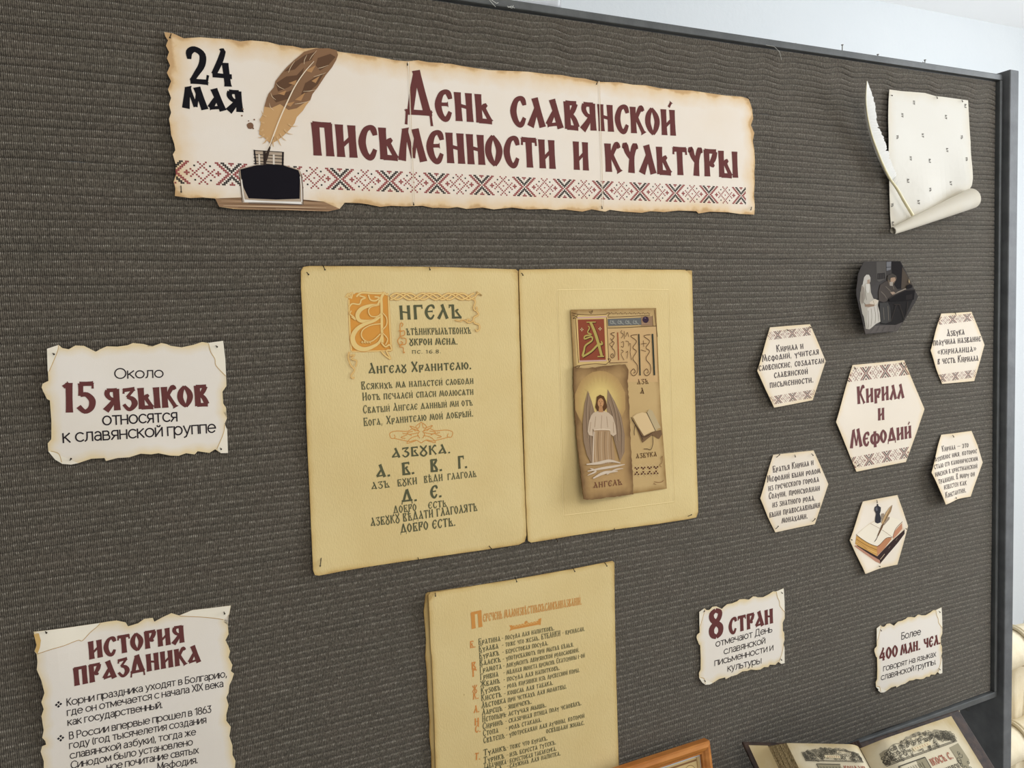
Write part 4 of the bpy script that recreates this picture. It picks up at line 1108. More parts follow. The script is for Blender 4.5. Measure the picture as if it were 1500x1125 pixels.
for x0, y0, x1, y1, w, c in ((792, 440, 806, 820, 1.5, (150, 66, 40)), (1082, 462, 1100, 1030, 2.2, (54, 56, 46)), (1270, 460, 1296, 1028, 2.8, (52, 58, 50))):
    pr.stroke(c, zC([(x0, y0), (x1, y1)]), w, False)
for x0, sc in ((720, .62), (1010, 1.0), (1190, 1.0)):
    y0 = 470 if sc == 1 else 440
    q = [(x0 + 50 * sc, y0), (x0 - 40 * sc, y0 + 20), (x0 + 40 * sc, y0 + 90 * sc), (x0 - 10 * sc, y0 + 180 * sc), (x0 + 40 * sc, y0 + 230 * sc), (x0 - 10 * sc, y0 + 330 * sc), (x0 + 50 * sc, y0 + 420 * sc), (x0 + 50 * sc, y0 + 520 * sc), (x0, y0 + 565 * sc), (x0 - 40 * sc, y0 + 520 * sc), (x0, y0 + 470 * sc), (x0 + 24 * sc, y0 + 510 * sc), (x0, y0 + 530 * sc)]
    pr.stroke(DKB, zC(q), .9)
for pts in ([(850, 410), (835, 440), (870, 470), (840, 520)], [(880, 420), (884, 530)], [(900, 500), (925, 440), (940, 500)], [(840, 580), (870, 570), (870, 640), (840, 630)], [(900, 560), (940, 570), (945, 630)], [(840, 680), (870, 700), (840, 740), (880, 820)], [(905, 720), (930, 700), (920, 800)], [(950, 600), (970, 600), (965, 700)], [(1110, 600), (1190, 590)], [(1145, 550), (1150, 640)], [(1110, 680), (1180, 700)], [(960, 700), (980, 820)], [(690, 520), (720, 570), (680, 600), (715, 640)]):
    pr.stroke(DKB, zC(pts), .7)
z9 = zoomed(6.25, 900, 540)
pr.poly((118, 92, 66), z9([(150, 455), (200, 540), (255, 678), (345, 606), (405, 644), (434, 600), (425, 560), (360, 575), (270, 615)])); pr.layer()
pr.poly((214, 186, 140), z9([(165, 440), (200, 415), (250, 400), (292, 408), (372, 570), (330, 580), (268, 614), (220, 540)]))
pr.poly((186, 166, 128), z9([(294, 400), (318, 370), (345, 385), (420, 540), (395, 545), (375, 572)])); pr.layer()
for pts in ([(150, 445), (210, 545), (262, 625), (345, 585)], [(160, 470), (220, 570), (258, 650)], [(294, 402), (374, 572)], [(185, 520), (178, 570), (180, 610)], [(345, 605), (350, 680), (330, 740), (300, 735), (265, 735)]):
    pr.stroke((70, 52, 40), z9(pts), .9)
pr.build('illuminated_print', 'illuminated initial, blue band and open book')
lt = Lettering(card, .0004)
def z9p(p): return z9([p])[0]
for t, a, b_, h, w in (('АЗЪ', (205, 146), (312, 138), 7.5, .13), ('А', (235, 232), (272, 230), 9, .13), ('А', (218, 478), (245, 474), 6, .14), ('В', (262, 462), (288, 458), 6, .14), ('Б', (262, 545), (290, 540), 6, .14), ('Г', (305, 525), (325, 520), 6, .14), ('Д', (330, 432), (354, 428), 5, .14), ('Е', (366, 500), (386, 496), 5, .14), ('АЗБУКА', (195, 824), (388, 802), 7, .13)):
    if (t, h) == ('А', 6) or t == 'АЗБУКА':
        lt.build('lettering' if h == 6 else 'book_letters'); lt = Lettering(card, .0004)
    lt.ustav(t, z9p(a), z9p(b_), h, DKB, w, 1)
lt.build('lettering')
pr = Print(card)
for r_ in range(2):
    for k in range(4):
        cx_, cy_ = 205 + k * 58, 905 + r_ * 58 - k * 3
        for dx, dy in ((0, -14 if r_ else 14), (-13, 4), (13, 4)):
            pr.poly((86, 48, 36), z9([(cx_ + dx + 9 * math.cos(j), cy_ + dy + 9 * math.sin(j)) for j in (0, 1.05, 2.1, 3.14, 4.2, 5.25)]))
        pr.stroke((214, 190, 140), z9([(cx_ - 29, cy_ - 29), (cx_ + 29, cy_ + 29)]), .5, False); pr.stroke((214, 190, 140), z9([(cx_ - 29, cy_ + 29), (cx_ + 29, cy_ - 29)]), .5, False)
for pts in ([(420, 830), (436, 800), (432, 860), (410, 880), (430, 900)], [(360, 1035), (420, 1040), (450, 1020)], [(355, 1050), (380, 1060)]):
    pr.stroke((140, 104, 66), z9(pts), .8)
pr.build('trefoil_border')

M_ANGEL = paper_material('angel_card_paper', rgb(176, 142, 92), rgb(116, 86, 52), .016, .6)
ang_out = rough_edge(zR_([(250, 420), (300, 424), (350, 418), (400, 412), (440, 409), (452, 430), (448, 470), (455, 560), (458, 640), (462, 740), (468, 820), (470, 885), (420, 893), (380, 896), (340, 902), (300, 905), (288, 903), (282, 850), (272, 760), (264, 700), (256, 600), (252, 500)]), 4, .55, 11)
ang = Sheet('angel_picture_card', ang_out, M_ANGEL, h=.0085, thick=.0016, step=.008, lifts=[(855, 730, .012, .06)])
thing(ang.o, 'dark torn-edged angel card lifted off the yellowed sheet', 'picture card')
pr = Print(ang)
def blob(c, cx_, cy_, rx, ry, f=zR_, n=16):
    pr.poly(c, f([(cx_ + rx * math.cos(2 * math.pi * k / n), cy_ + ry * math.sin(2 * math.pi * k / n)) for k in range(n)]))
for k in range(12):
    t = k / 11
    pr.poly(tuple(int(p_ + (q_ - p_) * t) for p_, q_ in zip((178, 145, 94), (214, 188, 120))), zR_([(348 + (92 - 52 * t) * math.cos(j * .26) * (1 + .03 * (j % 2)), 545 + (112 - 62 * t) * math.sin(j * .26)) for j in range(24)])); pr.layer()
for k in range(14):
    a = math.pi * (1.05 + .9 * k / 13)
    pr.stroke((196, 166, 106), zR_([(348 + 60 * math.cos(a), 545 + 70 * math.sin(a)), (348 + 92 * math.cos(a), 545 + 118 * math.sin(a))]), .6, False, taper=[.6, .2])
pr.layer()
WING = (142, 118, 94)
pr.poly(WING, zR_([(302, 505), (290, 550), (283, 620), (286, 690), (298, 740), (316, 775), (330, 700), (334, 610), (316, 545)]))
pr.poly(WING, zR_([(374, 500), (400, 545), (424, 598), (437, 670), (436, 730), (420, 765), (402, 700), (386, 640), (370, 575)])); pr.layer()
for pts in ([(303, 515), (296, 580), (300, 680)], [(310, 560), (306, 640), (312, 740)], [(322, 590), (318, 680)], [(382, 520), (402, 590), (412, 690)], [(376, 545), (394, 610), (402, 690)], [(410, 580), (424, 650), (424, 740)]):
    pr.stroke((112, 92, 74), zR_(pts), 1.0, taper=[.4] + [1] * (len(pts) - 2) + [.4]); pr.stroke((168, 146, 122), zR_([(x + 4, y) for x, y in pts]), .6)
pr.layer()
pr.poly((166, 136, 102), zR_([(324, 648), (384, 648), (394, 700), (402, 766), (360, 776), (318, 778), (320, 700)])); pr.layer()
for x0, c in ((330, (190, 164, 132)), (340, (140, 112, 82)), (352, (186, 160, 128)), (364, (142, 114, 84)), (376, (182, 156, 124)), (388, (138, 110, 80))):
    pr.stroke(c, zR_([(x0, 655), (x0 - 2, 710), (x0 + 2, 772)]), 1.3)
pr.stroke((214, 194, 170), zR_([(324, 655), (321, 720), (320, 775)]), 1.6); pr.layer()
pr.poly((198, 176, 150), zR_([(322, 586), (340, 580), (360, 580), (376, 586), (392, 600), (402, 632), (406, 664), (394, 672), (384, 664), (380, 640), (384, 650), (324, 650), (318, 645), (320, 672), (306, 668), (300, 655), (306, 616), (314, 595)])); pr.layer()
for pts in ([(330, 600), (326, 640)], [(352, 596), (350, 646)], [(370, 600), (374, 640)], [(312, 620), (308, 655)], [(394, 620), (396, 660)]):
    pr.stroke((164, 138, 112), zR_(pts), .9, False)
pr.stroke((222, 204, 178), zR_([(324, 650), (354, 646), (384, 650)]), .9)
pr.poly((92, 62, 38), zR_([(332, 548), (334, 528), (346, 520), (360, 526), (368, 544), (372, 566), (362, 580), (336, 580), (328, 566)])); pr.layer()
blob((190, 142, 98), 348, 550, 11, 17); pr.poly((180, 132, 90), zR_([(342, 564), (354, 564), (358, 584), (340, 584)])); pr.layer()
for pts in ([(341, 546), (345, 545)], [(351, 545), (355, 546)], [(348, 548), (347, 556)], [(344, 561), (352, 561)]):
    pr.stroke((92, 58, 40), zR_(pts), .6, False)
pr.layer()
for pts, w in (([(296, 775), (340, 770), (380, 762), (420, 770)], 4), ([(300, 800), (350, 790), (400, 782), (436, 775)], 3.4), ([(320, 826), (360, 806), (410, 800)], 4.4), ([(310, 790), (330, 800), (300, 815)], 3), ([(370, 812), (400, 795), (430, 790)], 2.4)):
    pr.stroke((200, 182, 160), zR_(pts), w, taper=[.4] + [1] * (len(pts) - 2) + [.3])
pr.build('angel_picture', 'winged figure in pale blouse over clouds')
lt = Lettering(ang, .0006)
lt.ustav('АНГЕЛЪ', zR_([(322, 863)])[0], zR_([(428, 850)])[0], 8.6, (112, 70, 54), .13)
lt.build('lettering')

# two stacked sheets with the list of rare words
zW = zoomed(3.4606, 600, 800)
M_OLD2 = old_paper('aged_edge_paper', rgb(214, 190, 134), rgb(190, 158, 98), rgb(150, 116, 68))
under = Sheet('book_sheet', zW([(82, 244), (92, 236), (300, 205), (500, 230), (900, 200), (1000, 600), (1050, 1170), (120, 1380), (112, 1180), (110, 1050), (100, 960), (102, 880), (92, 760), (88, 640), (80, 560), (84, 480), (78, 400), (72, 330)]), M_OLD2, h=.0024, thick=.0016, step=.02)
thing(under.o, 'rough-edged yellowed sheet peeking out under the word list', 'book sheet', 'yellowed old book sheets')
lst = Sheet('book_sheet', zW([(95, 250), (106, 236), (130, 234), (300, 207), (540, 168), (830, 116), (1000, 82), (1030, 76), (1038, 84), (1040, 300), (1046, 600), (1054, 900), (1060, 1100), (1062, 1172), (140, 1390), (138, 1300), (132, 1125), (126, 900), (118, 700), (112, 560), (108, 530), (104, 420), (100, 330)]), M_OLD, h=.0050, thick=.0018, step=.012, lifts=[(630, 880, .003, .05), (897, 826, .002, .04)], waves=[(.0012, 9, 5, 1)])
thing(lst.o, 'yellowed old sheet printed with a list of rare words', 'book sheet', 'yellowed old book sheets')
lt = Lettering(lst)
lo = Lettering(lst)
def zw(p): return zW([p])[0]
lo.ustav('П', zw((312, 421)), zw((370, 408)), 24, ORANGE_D, .2)
lo.ustav('ЕРЕЧЕНЬ МАЛОИЗВѢСТНЫХЪСЛОВЪИНАЗВАНІЙ.', zw((372, 385)), zw((872, 296)), 12, ORANGE_D, .12)
words = [('Братина', 460, 'посуда для напитковъ.', 734), ('Булава', 450, 'тоже что жезлъ. БУБЛИКИ - крендели.', 888), ('Буракъ', 454, 'берестовая посуда.', 703), ('Валекъ', 462, 'употребляютъ при мытьѣ бѣлья.', 832), ('Грамота', 466, 'документъ дворянской родословной.', 860),
         ('Гривна', 450, 'мѣдная монета временъ Екатерины і-ой', 888), ('Жбанъ', 458, 'посуда для напитковъ.', 762), ('Кузовъ', 460, 'родъ корзинки изъ древесной коры.', 862), ('Кисетъ', 466, 'кошель для табака.', 728), ('Лѣстовка', 488, 'при четкахъ для молитвы.', 796),
         ('Ларецъ', 470, 'ящичекъ.', 620), ('Нетопырь', 488, 'летучая мышь.', 694), ('Сиринъ', 474, 'сказочная птица полу человѣкъ.', 872), ('Стопа', 450, 'родъ стакана.', 670), ('Свѣтецъ', 482, 'употребляли для лучины, которой', 886)]
for i, (w_, wx, d_, dx) in enumerate(words):
    x0 = 348 + 1.8 * i; y0 = 502 + 35.6 * i
    sl = .19 + .0045 * i
    lt.ustav(w_, zw((x0, y0)), zw((wx, y0 - (wx - x0) * sl)), 9.6, GREEN, .13, .74)
    xd = 484 + 1.5 * i
    if d_[0] != 'п' or i not in (9,): lt.ustav('-', zw((xd - 18, y0 - 118 * sl)), zw((xd - 8, y0 - 128 * sl)), 8, GREEN, .13)
    lt.ustav(d_, zw((xd, y0 - (xd - x0) * sl)), zw((dx, y0 - (xd - x0) * sl - (dx - xd) * (.20 + .004 * i))), 8.6, GREEN, .13, .74)
lt.ustav('освѣщали жильё.'.replace('ё', 'е'), zw((692, 950)), zw((886, 905)), 8.6, GREEN, .13, .74)
for w_, wx, d_, dx, ys, ye in (('Туликъ', 490, 'тоже что буракъ.', 700, 1031, 983), ('Турикъ', 480, 'изъ береста тутекъ.', 743, 1069, 1004), ('Табачинка', 490, 'берестовая табакерка.', 745, 1100, 1036), ('Тула', 470, 'служилъ для напитка.', 766, 1125, 1060)):
    lt.ustav(w_, zw((374, ys + 33)), zw((wx, ys + 33 - (wx - 374) * .25)), 9.6, GREEN, .13, .74)
    lt.ustav('-', zw((492, ys + 2)), zw((501, ys)), 8, GREEN, .13)
    lt.ustav(d_, zw((507, ys)), zw((dx, ye)), 8.6, GREEN, .13, .74)
lt.build('list_lettering', 'dark green list of words')
lo.build('orange_title', 'orange title line')
for t, x_, y_ in (('Б.', 305, 518), ('В', 313, 626), ('Г', 316, 664), ('Ж', 318, 742), ('К.', 320, 778), ('Л.', 324, 846), ('Н', 328, 910), ('С.', 330, 946), ('Т.', 328, 1086)):
    lo = Lettering(lst)
    lo.ustav(t, zw((x_, y_)), zw((x_ + (30 if len(t) > 1 else 24), y_ - 5)), 10.5, (208, 138, 74), .17)
    lo.build('index_letter', 'orange index letter')
pr = Print(lst)
pr.poly(ORANGE_D, zW([(505, 402), (520, 400), (520, 404), (580, 392), (586, 380), (596, 378), (600, 389), (652, 378), (652, 370), (668, 364), (664, 400), (652, 398), (520, 424), (505, 432), (512, 416)])); pr.layer()
for k in range(8):
    x0 = 528 + k * 15
    pr.stroke(CREAM, zW([(x0, 412 - k * 3), (x0 + 6, 402 - k * 3), (x0 + 12, 410 - k * 3)]), .6)
pr.build('ornament_band')

# ------------------------------------------------------------------ hexagon cards
M_HEX = paper_material('hexagon_card_paper', rgb(230, 219, 203), rgb(226, 206, 172), .010, .4)
HB = (132, 84, 80); HD = (74, 56, 58); HT = (72, 64, 68)
z6a = zoomed(3.84615, 1080, 360); z6b = zoomed(3.84615, 1080, 600)
def hexagon(pts, label, h=.0024, lifts=(), mt=None, thick=.0006, step=.006):
    s = Sheet('hexagon_card', pts, mt or M_HEX, h=h, lifts=lifts, thick=thick, step=step)
    thing(s.o, label, 'card', 'hexagon cards at right'); return s
def bands(s, z, lst_):
    ip = inside(s.pts)
    for p0, p1, hh, n0, n1 in lst_:
        pr = Print(s)
        a, b_ = z([p0, p1]); cross_stitch(pr, a, b_, hh, n0, n0, n1, clip=ip, red=HB, dark=HD)
        pr.build('cross_stitch_band')
# the function counts columns n0..n1 from `first`; keep column 0 at an X centre
def hex_text(s, z, lines, hz, w=.13, small=.74, c=HT):
    lt = Lettering(s)
    for t, a, b_ in lines:
        A, Bq = z([a, b_]); lt.ustav(t, A, Bq, hz / 3.84615, c, w, small)
    lt.build('lettering')
h1 = hexagon(z6a([(185, 460), (300, 450), (410, 442), (455, 545), (498, 650), (462, 760), (425, 870), (315, 892), (208, 912), (160, 810), (113, 705), (150, 580)]), 'left upper hexagon card saying Cyril and Methodius were teachers', lifts=[(1110, 545, .006, .05), (1130, 595, .004, .04)])
bands(h1, z6a, (((173, 509), (414, 481), 12.2, -10, 79), ((175, 875), (437, 833), 12.2, -25, 70)))
hex_text(h1, z6a, (('Кирилл и', (220, 600), (373, 580)), ('Мефодий, учителя', (140, 655), (460, 612)), ('словенские, создатели', (120, 706), (490, 662)), ('славянской', (207, 746), (398, 722)), ('письменности.', (182, 802), (430, 770))), 40)
h2 = hexagon(z6a([(1150, 382), (1228, 378), (1320, 372), (1360, 470), (1393, 558), (1365, 660), (1335, 762), (1250, 770), (1155, 778), (1120, 690), (1090, 590), (1118, 480)]), 'right upper hexagon card about the name of the alphabet', lifts=[(1364, 513, .004, .04)])
bands(h2, z6a, (((1136, 424), (1330, 401), 11.4, -29, 42), ((1132, 749), (1343, 719), 11.4, -20, 68)))
hex_text(h2, z6a, (('Азбука', (1180, 512), (1280, 500)), ('получила название', (1103, 564), (1372, 538)), ('«кириллица»', (1127, 616), (1347, 595)), ('в честь Кирилла', (1127, 668), (1358, 648))), 40)
ctr = z6a([(650, 672), (800, 658), (940, 645), (1000, 790), (1055, 920)]) + z6b([(1010, 130), (950, 295), (810, 322), (672, 350), (615, 210), (557, 70)]) + z6a([(600, 840)])
h3 = hexagon(ctr, 'large central hexagon card with names Cyril and Methodius', h=.0028, lifts=[(1225, 618, .004, .05)])
bands(h3, z6a, (((620, 731), (975, 690), 19.5, -14, 84),)); bands(h3, z6b, (((640, 302), (965, 240), 16.5, -30, 68),))
lt = Lettering(h3)
lt.ustav('Кирилл', *z6a([(675, 893), (938, 858)]), 26, (112, 72, 72), .19, .82)
lt.ustav('И', *z6a([(792, 985), (828, 981)]), 18, (112, 72, 72), .22)
lt.ustav('Мефодий', *z6b([(637, 219), (980, 160)]), 26, (112, 72, 72), .19, .74)
lt.build('names_lettering', 'maroon names in Slavonic lettering')
h4 = hexagon(z6b([(203, 255), (320, 242), (430, 230), (475, 330), (513, 420), (475, 535), (437, 645), (325, 668), (215, 692), (170, 600), (130, 500), (165, 380)]), 'left lower hexagon card saying the brothers came from a Greek city', lifts=[(1114, 730, .004, .04)])
hex_text(h4, z6b, (('Братья Кирилл и', (200, 356), (430, 312)), ('Мефодий были родом', (168, 411), (468, 358)), ('из греческого города', (175, 460), (460, 406)), ('Солуни, происходили', (177, 506), (465, 456)), ('из знатного рода,', (197, 553), (440, 511)), ('были православными', (180, 609), (467, 551)), ('монахами.', (250, 641), (397, 613))), 38)
h5 = hexagon(z6b([(1150, 142), (1218, 134), (1320, 120), (1355, 205), (1383, 298), (1350, 390), (1315, 490), (1240, 505), (1175, 535), (1140, 450), (1095, 355), (1122, 245)]), 'right lower hexagon card about the monastic name, lifting off at left', lifts=[(1366, 700, .012, .05), (1385, 740, .012, .045), (1425, 745, .004, .04)])
hex_text(h5, z6b, (('Кирилл — это', (1153, 238), (1303, 212)), ('духовное имя, которое', (1113, 293), (1350, 245)), ('стало его каноническим', (1110, 336), (1355, 288)), ('именем в христианской', (1115, 379), (1352, 330)), ('традиции. В миру он', (1133, 419), (1338, 375)), ('известен как', (1165, 451), (1292, 425)), ('Константин.', (1172, 499), (1290, 466))), 34, .115)
# photograph of two scribes
M_PHOTO = material('photo_paper', rgb(50, 45, 42), .7, .1)
zP = zoomed(9.0, 1240, 375)
h6 = hexagon(zP([(230, 75), (400, 70), (570, 66), (710, 66), (770, 180), (830, 300), (890, 430), (945, 535), (890, 640), (820, 760), (740, 880), (665, 990), (460, 1012), (245, 1030), (222, 920), (196, 800), (160, 660), (130, 520), (128, 440), (150, 250), (190, 150)]), 'dark hexagon photograph of two robed scribes, topmost of the hexagons', h=.006, lifts=[(1252, 430, .018, .06), (1262, 490, .010, .05)], mt=M_PHOTO)
pr = Print(h6)
def pp(c, pts, layer=True):
    pr.poly(c, zP(pts))
    if layer: pr.layer()
pp((58, 54, 51), [(200, 160), (232, 80), (395, 76), (400, 330), (330, 420), (150, 420), (156, 250)], False)
pp((78, 74, 70), [(395, 78), (520, 74), (520, 300), (430, 340), (400, 320)], False)
pp((24, 20, 21), [(590, 72), (706, 72), (740, 140), (735, 430), (640, 440), (600, 240)], False)
pp((74, 64, 54), [(735, 150), (800, 260), (870, 400), (780, 430), (720, 430)], False)
pp((84, 78, 74), [(222, 930), (660, 905), (740, 870), (664, 986), (460, 1006), (248, 1024)], False)
pp((30, 27, 26), [(400, 560), (600, 560), (880, 560), (740, 870), (640, 910), (440, 900)], True)
pp((42, 38, 37), [(405, 230), (505, 220), (510, 300), (405, 310)], False); pp((105, 105, 108), [(525, 78), (588, 74), (582, 180), (525, 196)])
pr.stroke((48, 48, 50), zP([(525, 150), (585, 145)]), .9, False)
for k in range(3): pr.stroke((62, 58, 54), zP([(420 + 30 * k, 240), (422 + 30 * k, 300)]), 1.4, False)
# seated pale-robed reader
pp((159, 153, 141), [(236, 330), (205, 380), (180, 480), (172, 580), (190, 680), (205, 760), (225, 800), (250, 960), (300, 968), (380, 900), (445, 866), (440, 760), (410, 650), (420, 590), (350, 560), (318, 480), (310, 380), (290, 330)])
pp((177, 171, 161), [(270, 690), (320, 670), (400, 650), (430, 740), (440, 860), (380, 895), (330, 940), (290, 960), (262, 860)], False)
pp((129, 120, 109), [(196, 380), (230, 420), (240, 560), (200, 640), (176, 580), (184, 470)])
for pts in ([(250, 400), (245, 500), (262, 580)], [(320, 690), (330, 800), (318, 930)], [(360, 670), (380, 780), (372, 890)], [(280, 720), (285, 850), (290, 940)], [(400, 660), (415, 780), (420, 860)], [(205, 500), (215, 600), (250, 640)]):
    pr.stroke((113, 107, 97), zP(pts), 1.1)
pp((168, 163, 154), [(215, 340), (228, 280), (258, 246), (292, 248), (312, 285), (310, 340), (296, 360), (260, 350), (232, 372), (205, 400)], False)
pp((144, 125, 109), [(268, 318), (300, 306), (308, 340), (296, 372), (272, 372)]); pp((180, 175, 166), [(250, 370), (296, 366), (300, 420), (292, 480), (270, 490), (250, 440)])
pp((184, 173, 156), [(300, 612), (370, 566), (420, 586), (390, 640), (340, 668), (305, 650)]); pp((129, 107, 89), [(236, 640), (300, 632), (365, 640), (362, 662), (290, 672), (240, 668)])
pr.stroke((82, 74, 64), zP([(346, 590), (360, 640)]), .7, False)
# scribe in dark robe at his desk
pp((66, 59, 54), [(440, 380), (520, 330), (600, 350), (650, 420), (690, 470), (640, 490), (560, 545), (520, 600), (480, 610), (420, 590), (415, 480)], False)
pp((56, 54, 52), [(430, 620), (540, 610), (570, 680), (585, 860), (510, 890), (450, 880), (436, 760)])
for pts in ([(450, 470), (500, 520), (520, 560)], [(510, 400), (560, 450), (600, 490)], [(600, 380), (620, 440)], [(480, 680), (490, 840)], [(540, 660), (550, 850)]):
    pr.stroke((105, 97, 87), zP(pts), 1.0)
pp((92, 79, 66), [(530, 290), (545, 255), (600, 235), (645, 260), (655, 300), (630, 350), (600, 390), (560, 390), (540, 340)]); pp((153, 128, 107), [(575, 290), (630, 280), (642, 320), (610, 350), (575, 340)], False); pp((64, 59, 54), [(530, 300), (540, 255), (600, 232), (650, 262), (640, 280), (580, 286), (560, 330)]); pp((148, 140, 130), [(560, 345), (606, 340), (602, 395), (566, 392)], False); pp((153, 132, 113), [(568, 480), (610, 470), (640, 490), (600, 512)])
pp((132, 122, 110), [(670, 468), (770, 425), (780, 440), (640, 510), (590, 530)], False)
pp((18, 14, 14), [(545, 560), (640, 500), (760, 446), (896, 440), (880, 575), (780, 590), (560, 600)]); pp((34, 29, 28), [(775, 520), (860, 500), (858, 570), (776, 580)]); pp((45, 39, 36), [(545, 556), (640, 500), (760, 446), (896, 440), (890, 452), (764, 460), (644, 514), (556, 566)])
for a, b_ in (((650, 640), (580, 860)), ((690, 640), (760, 850)), ((800, 600), (780, 800)), ((620, 640), (700, 640))):
    pr.stroke((53, 45, 40), zP([a, b_]), .9, False)
pp((18, 13, 13), [(776, 420), (790, 385), (830, 370), (860, 390), (850, 420), (810, 432)]); pp((152, 132, 101), [(806, 340), (815, 300), (828, 340), (820, 362)])
for k in range(5): pr.stroke((53, 49, 47), zP([(300 + 80 * k, 1010 - 8 * k), (360 + 70 * k, 930 - 4 * k)]), .5, False)
pr.build('scribes_picture', 'dim picture of a reader and a scribe')
zK = zoomed(8.65, 1240, 720)
h7 = hexagon(zK([(208, 128), (430, 85), (645, 45), (715, 240), (780, 440), (715, 680), (645, 925), (440, 970), (240, 1043), (150, 850), (42, 620), (125, 380)]), 'lowest hexagon card picturing an open book, quill and ink', lifts=[(1247, 790, .004, .04), (1267, 838, .005, .03)])
pr = Print(h7)
def pk(c, pts): pr.poly(c, zK(pts)); pr.layer()
pk((222, 206, 182), [(122, 540), (290, 400), (420, 330), (560, 320), (640, 350), (706, 378), (740, 520), (430, 920), (300, 860), (100, 700)])
pk((58, 44, 42), [(100, 690), (140, 680), (390, 820), (590, 610), (735, 480), (735, 535), (650, 650), (425, 915), (380, 890), (250, 800)]); pk((176, 130, 108), [(95, 690), (120, 680), (300, 800), (420, 870), (425, 912), (370, 890), (230, 790)])
pk((196, 150, 84), [(122, 560), (200, 600), (390, 692), (385, 820), (280, 760), (108, 665)]); pk((184, 128, 92), [(385, 692), (480, 600), (560, 580), (570, 600), (480, 720), (385, 820)]); pk((190, 134, 104), [(585, 580), (610, 500), (700, 400), (704, 470), (640, 550), (590, 600)])
pk((232, 222, 202), [(122, 545), (210, 470), (300, 405), (400, 455), (500, 520), (575, 578), (500, 590), (430, 660), (385, 692), (280, 655), (180, 590)]); pk((234, 224, 204), [(300, 405), (420, 350), (550, 318), (640, 350), (705, 380), (620, 470), (580, 575), (480, 510)])
for pts, c, w in (([(122, 545), (180, 592), (280, 655), (385, 692), (430, 660), (500, 590), (575, 580)], (92, 66, 50), .8), ([(300, 405), (440, 480), (575, 575)], (150, 116, 90), .5), ([(705, 380), (620, 470), (582, 578)], (96, 66, 56), .8), ([(120, 600), (250, 680), (385, 740)], (150, 104, 50), .7), ([(115, 630), (250, 720), (385, 780)], (226, 186, 116), .7), ([(140, 640), (260, 730)], (150, 104, 50), .5), ([(425, 860), (480, 790)], (206, 180, 150), .9), ([(440, 845), (470, 800)], (90, 70, 60), .5), ([(530, 720), (550, 690)], (140, 120, 104), .7), ([(620, 620), (640, 590)], (150, 130, 110), .7)):
    pr.stroke(c, zK(pts), w)
pr.layer()
pk((150, 134, 116), [(440, 280), (470, 275), (480, 310), (450, 330), (545, 320), (540, 350), (470, 430), (436, 400)])
pk((52, 52, 58), [(385, 150), (398, 160), (400, 180), (432, 200), (430, 250), (418, 280), (434, 340), (430, 390), (390, 405), (358, 390), (362, 330), (372, 280), (350, 235), (354, 195), (382, 180)]); pk((92, 92, 98), [(360, 210), (384, 192), (392, 240), (366, 245)])
pk((190, 158, 116), [(575, 170), (560, 250), (530, 300), (490, 370), (460, 420), (436, 400), (470, 320), (500, 260), (540, 205)]); pk((120, 92, 66), [(470, 400), (455, 450), (400, 560), (385, 560), (410, 500), (440, 420)])
pr.stroke((70, 52, 42), zK([(575, 172), (520, 280), (450, 430), (390, 570), (350, 635)]), .7); pr.stroke((110, 84, 60), zK([(570, 180), (556, 240), (520, 300), (480, 380)]), .8); pr.stroke((70, 60, 56), zK([(390, 565), (370, 610), (348, 636)]), 1.0, taper=[1, .7, .2])
pr.build('book_and_quill_picture', 'picture of a thick open book')

# ------------------------------------------------------------------ blank parchment with a rolled foot, and the white feather
zS = zoomed(3.5167, 1200, 60)
M_SCROLL = paper_material('pale_parchment', rgb(222, 219, 210), rgb(218, 211, 195), .02, .3)
scr = Sheet('parchment_scroll', zS([(362, 250), (420, 258), (500, 264), (545, 268), (600, 284), (640, 288), (740, 302), (767, 306), (772, 400), (780, 520), (788, 640), (792, 710), (786, 745), (772, 768), (700, 800), (600, 850), (500, 900), (420, 945), (372, 972), (366, 900), (362, 760), (358, 560), (356, 400), (358, 300)]), M_SCROLL, h=.0035, thick=.0004, step=.012,
            lifts=[(1424, 270, .010, .05), (1305, 220, .004, .06), (1360, 300, .010, .06)], waves=[(.002, 12, 6, 0)])
thing(scr.o, 'pale parchment sheet with rolled up foot at the upper right of the cloth', 'parchment')
rs_ = random.Random(5)
for k, (x_, y_) in enumerate(((487, 318), (427, 383), (652, 392), (752, 335), (402, 495), (533, 487), (733, 495), (658, 562), (470, 605), (568, 617), (757, 608), (457, 720), (677, 733), (570, 765), (512, 830), (376, 845), (379, 940))):
    a, b_ = zS([(x_ + 6, y_ - 10), (x_ + 6, y_ + 11)])
    # tiny sideways letter pairs
    A = scr.b(a); Bq = scr.b(b_)
    h_ = .0052; l_ = abs(Bq[1] - A[1])
    lt = Lettering(scr)
    strokes, w_ = ustav(rs_.choice(('РА', 'АР', 'НА', 'РІ')), .2)
    for s_ in strokes:
        vs, fs = ribbon(s_)
        lt.mb.add([scr.at(A[0] - (.5 - y) * -h_ - h_ * .5, A[1] + x / w_ * l_, .0003) for x, y in vs], fs, ink(118, 114, 108))
    lt.build('letter_mark')
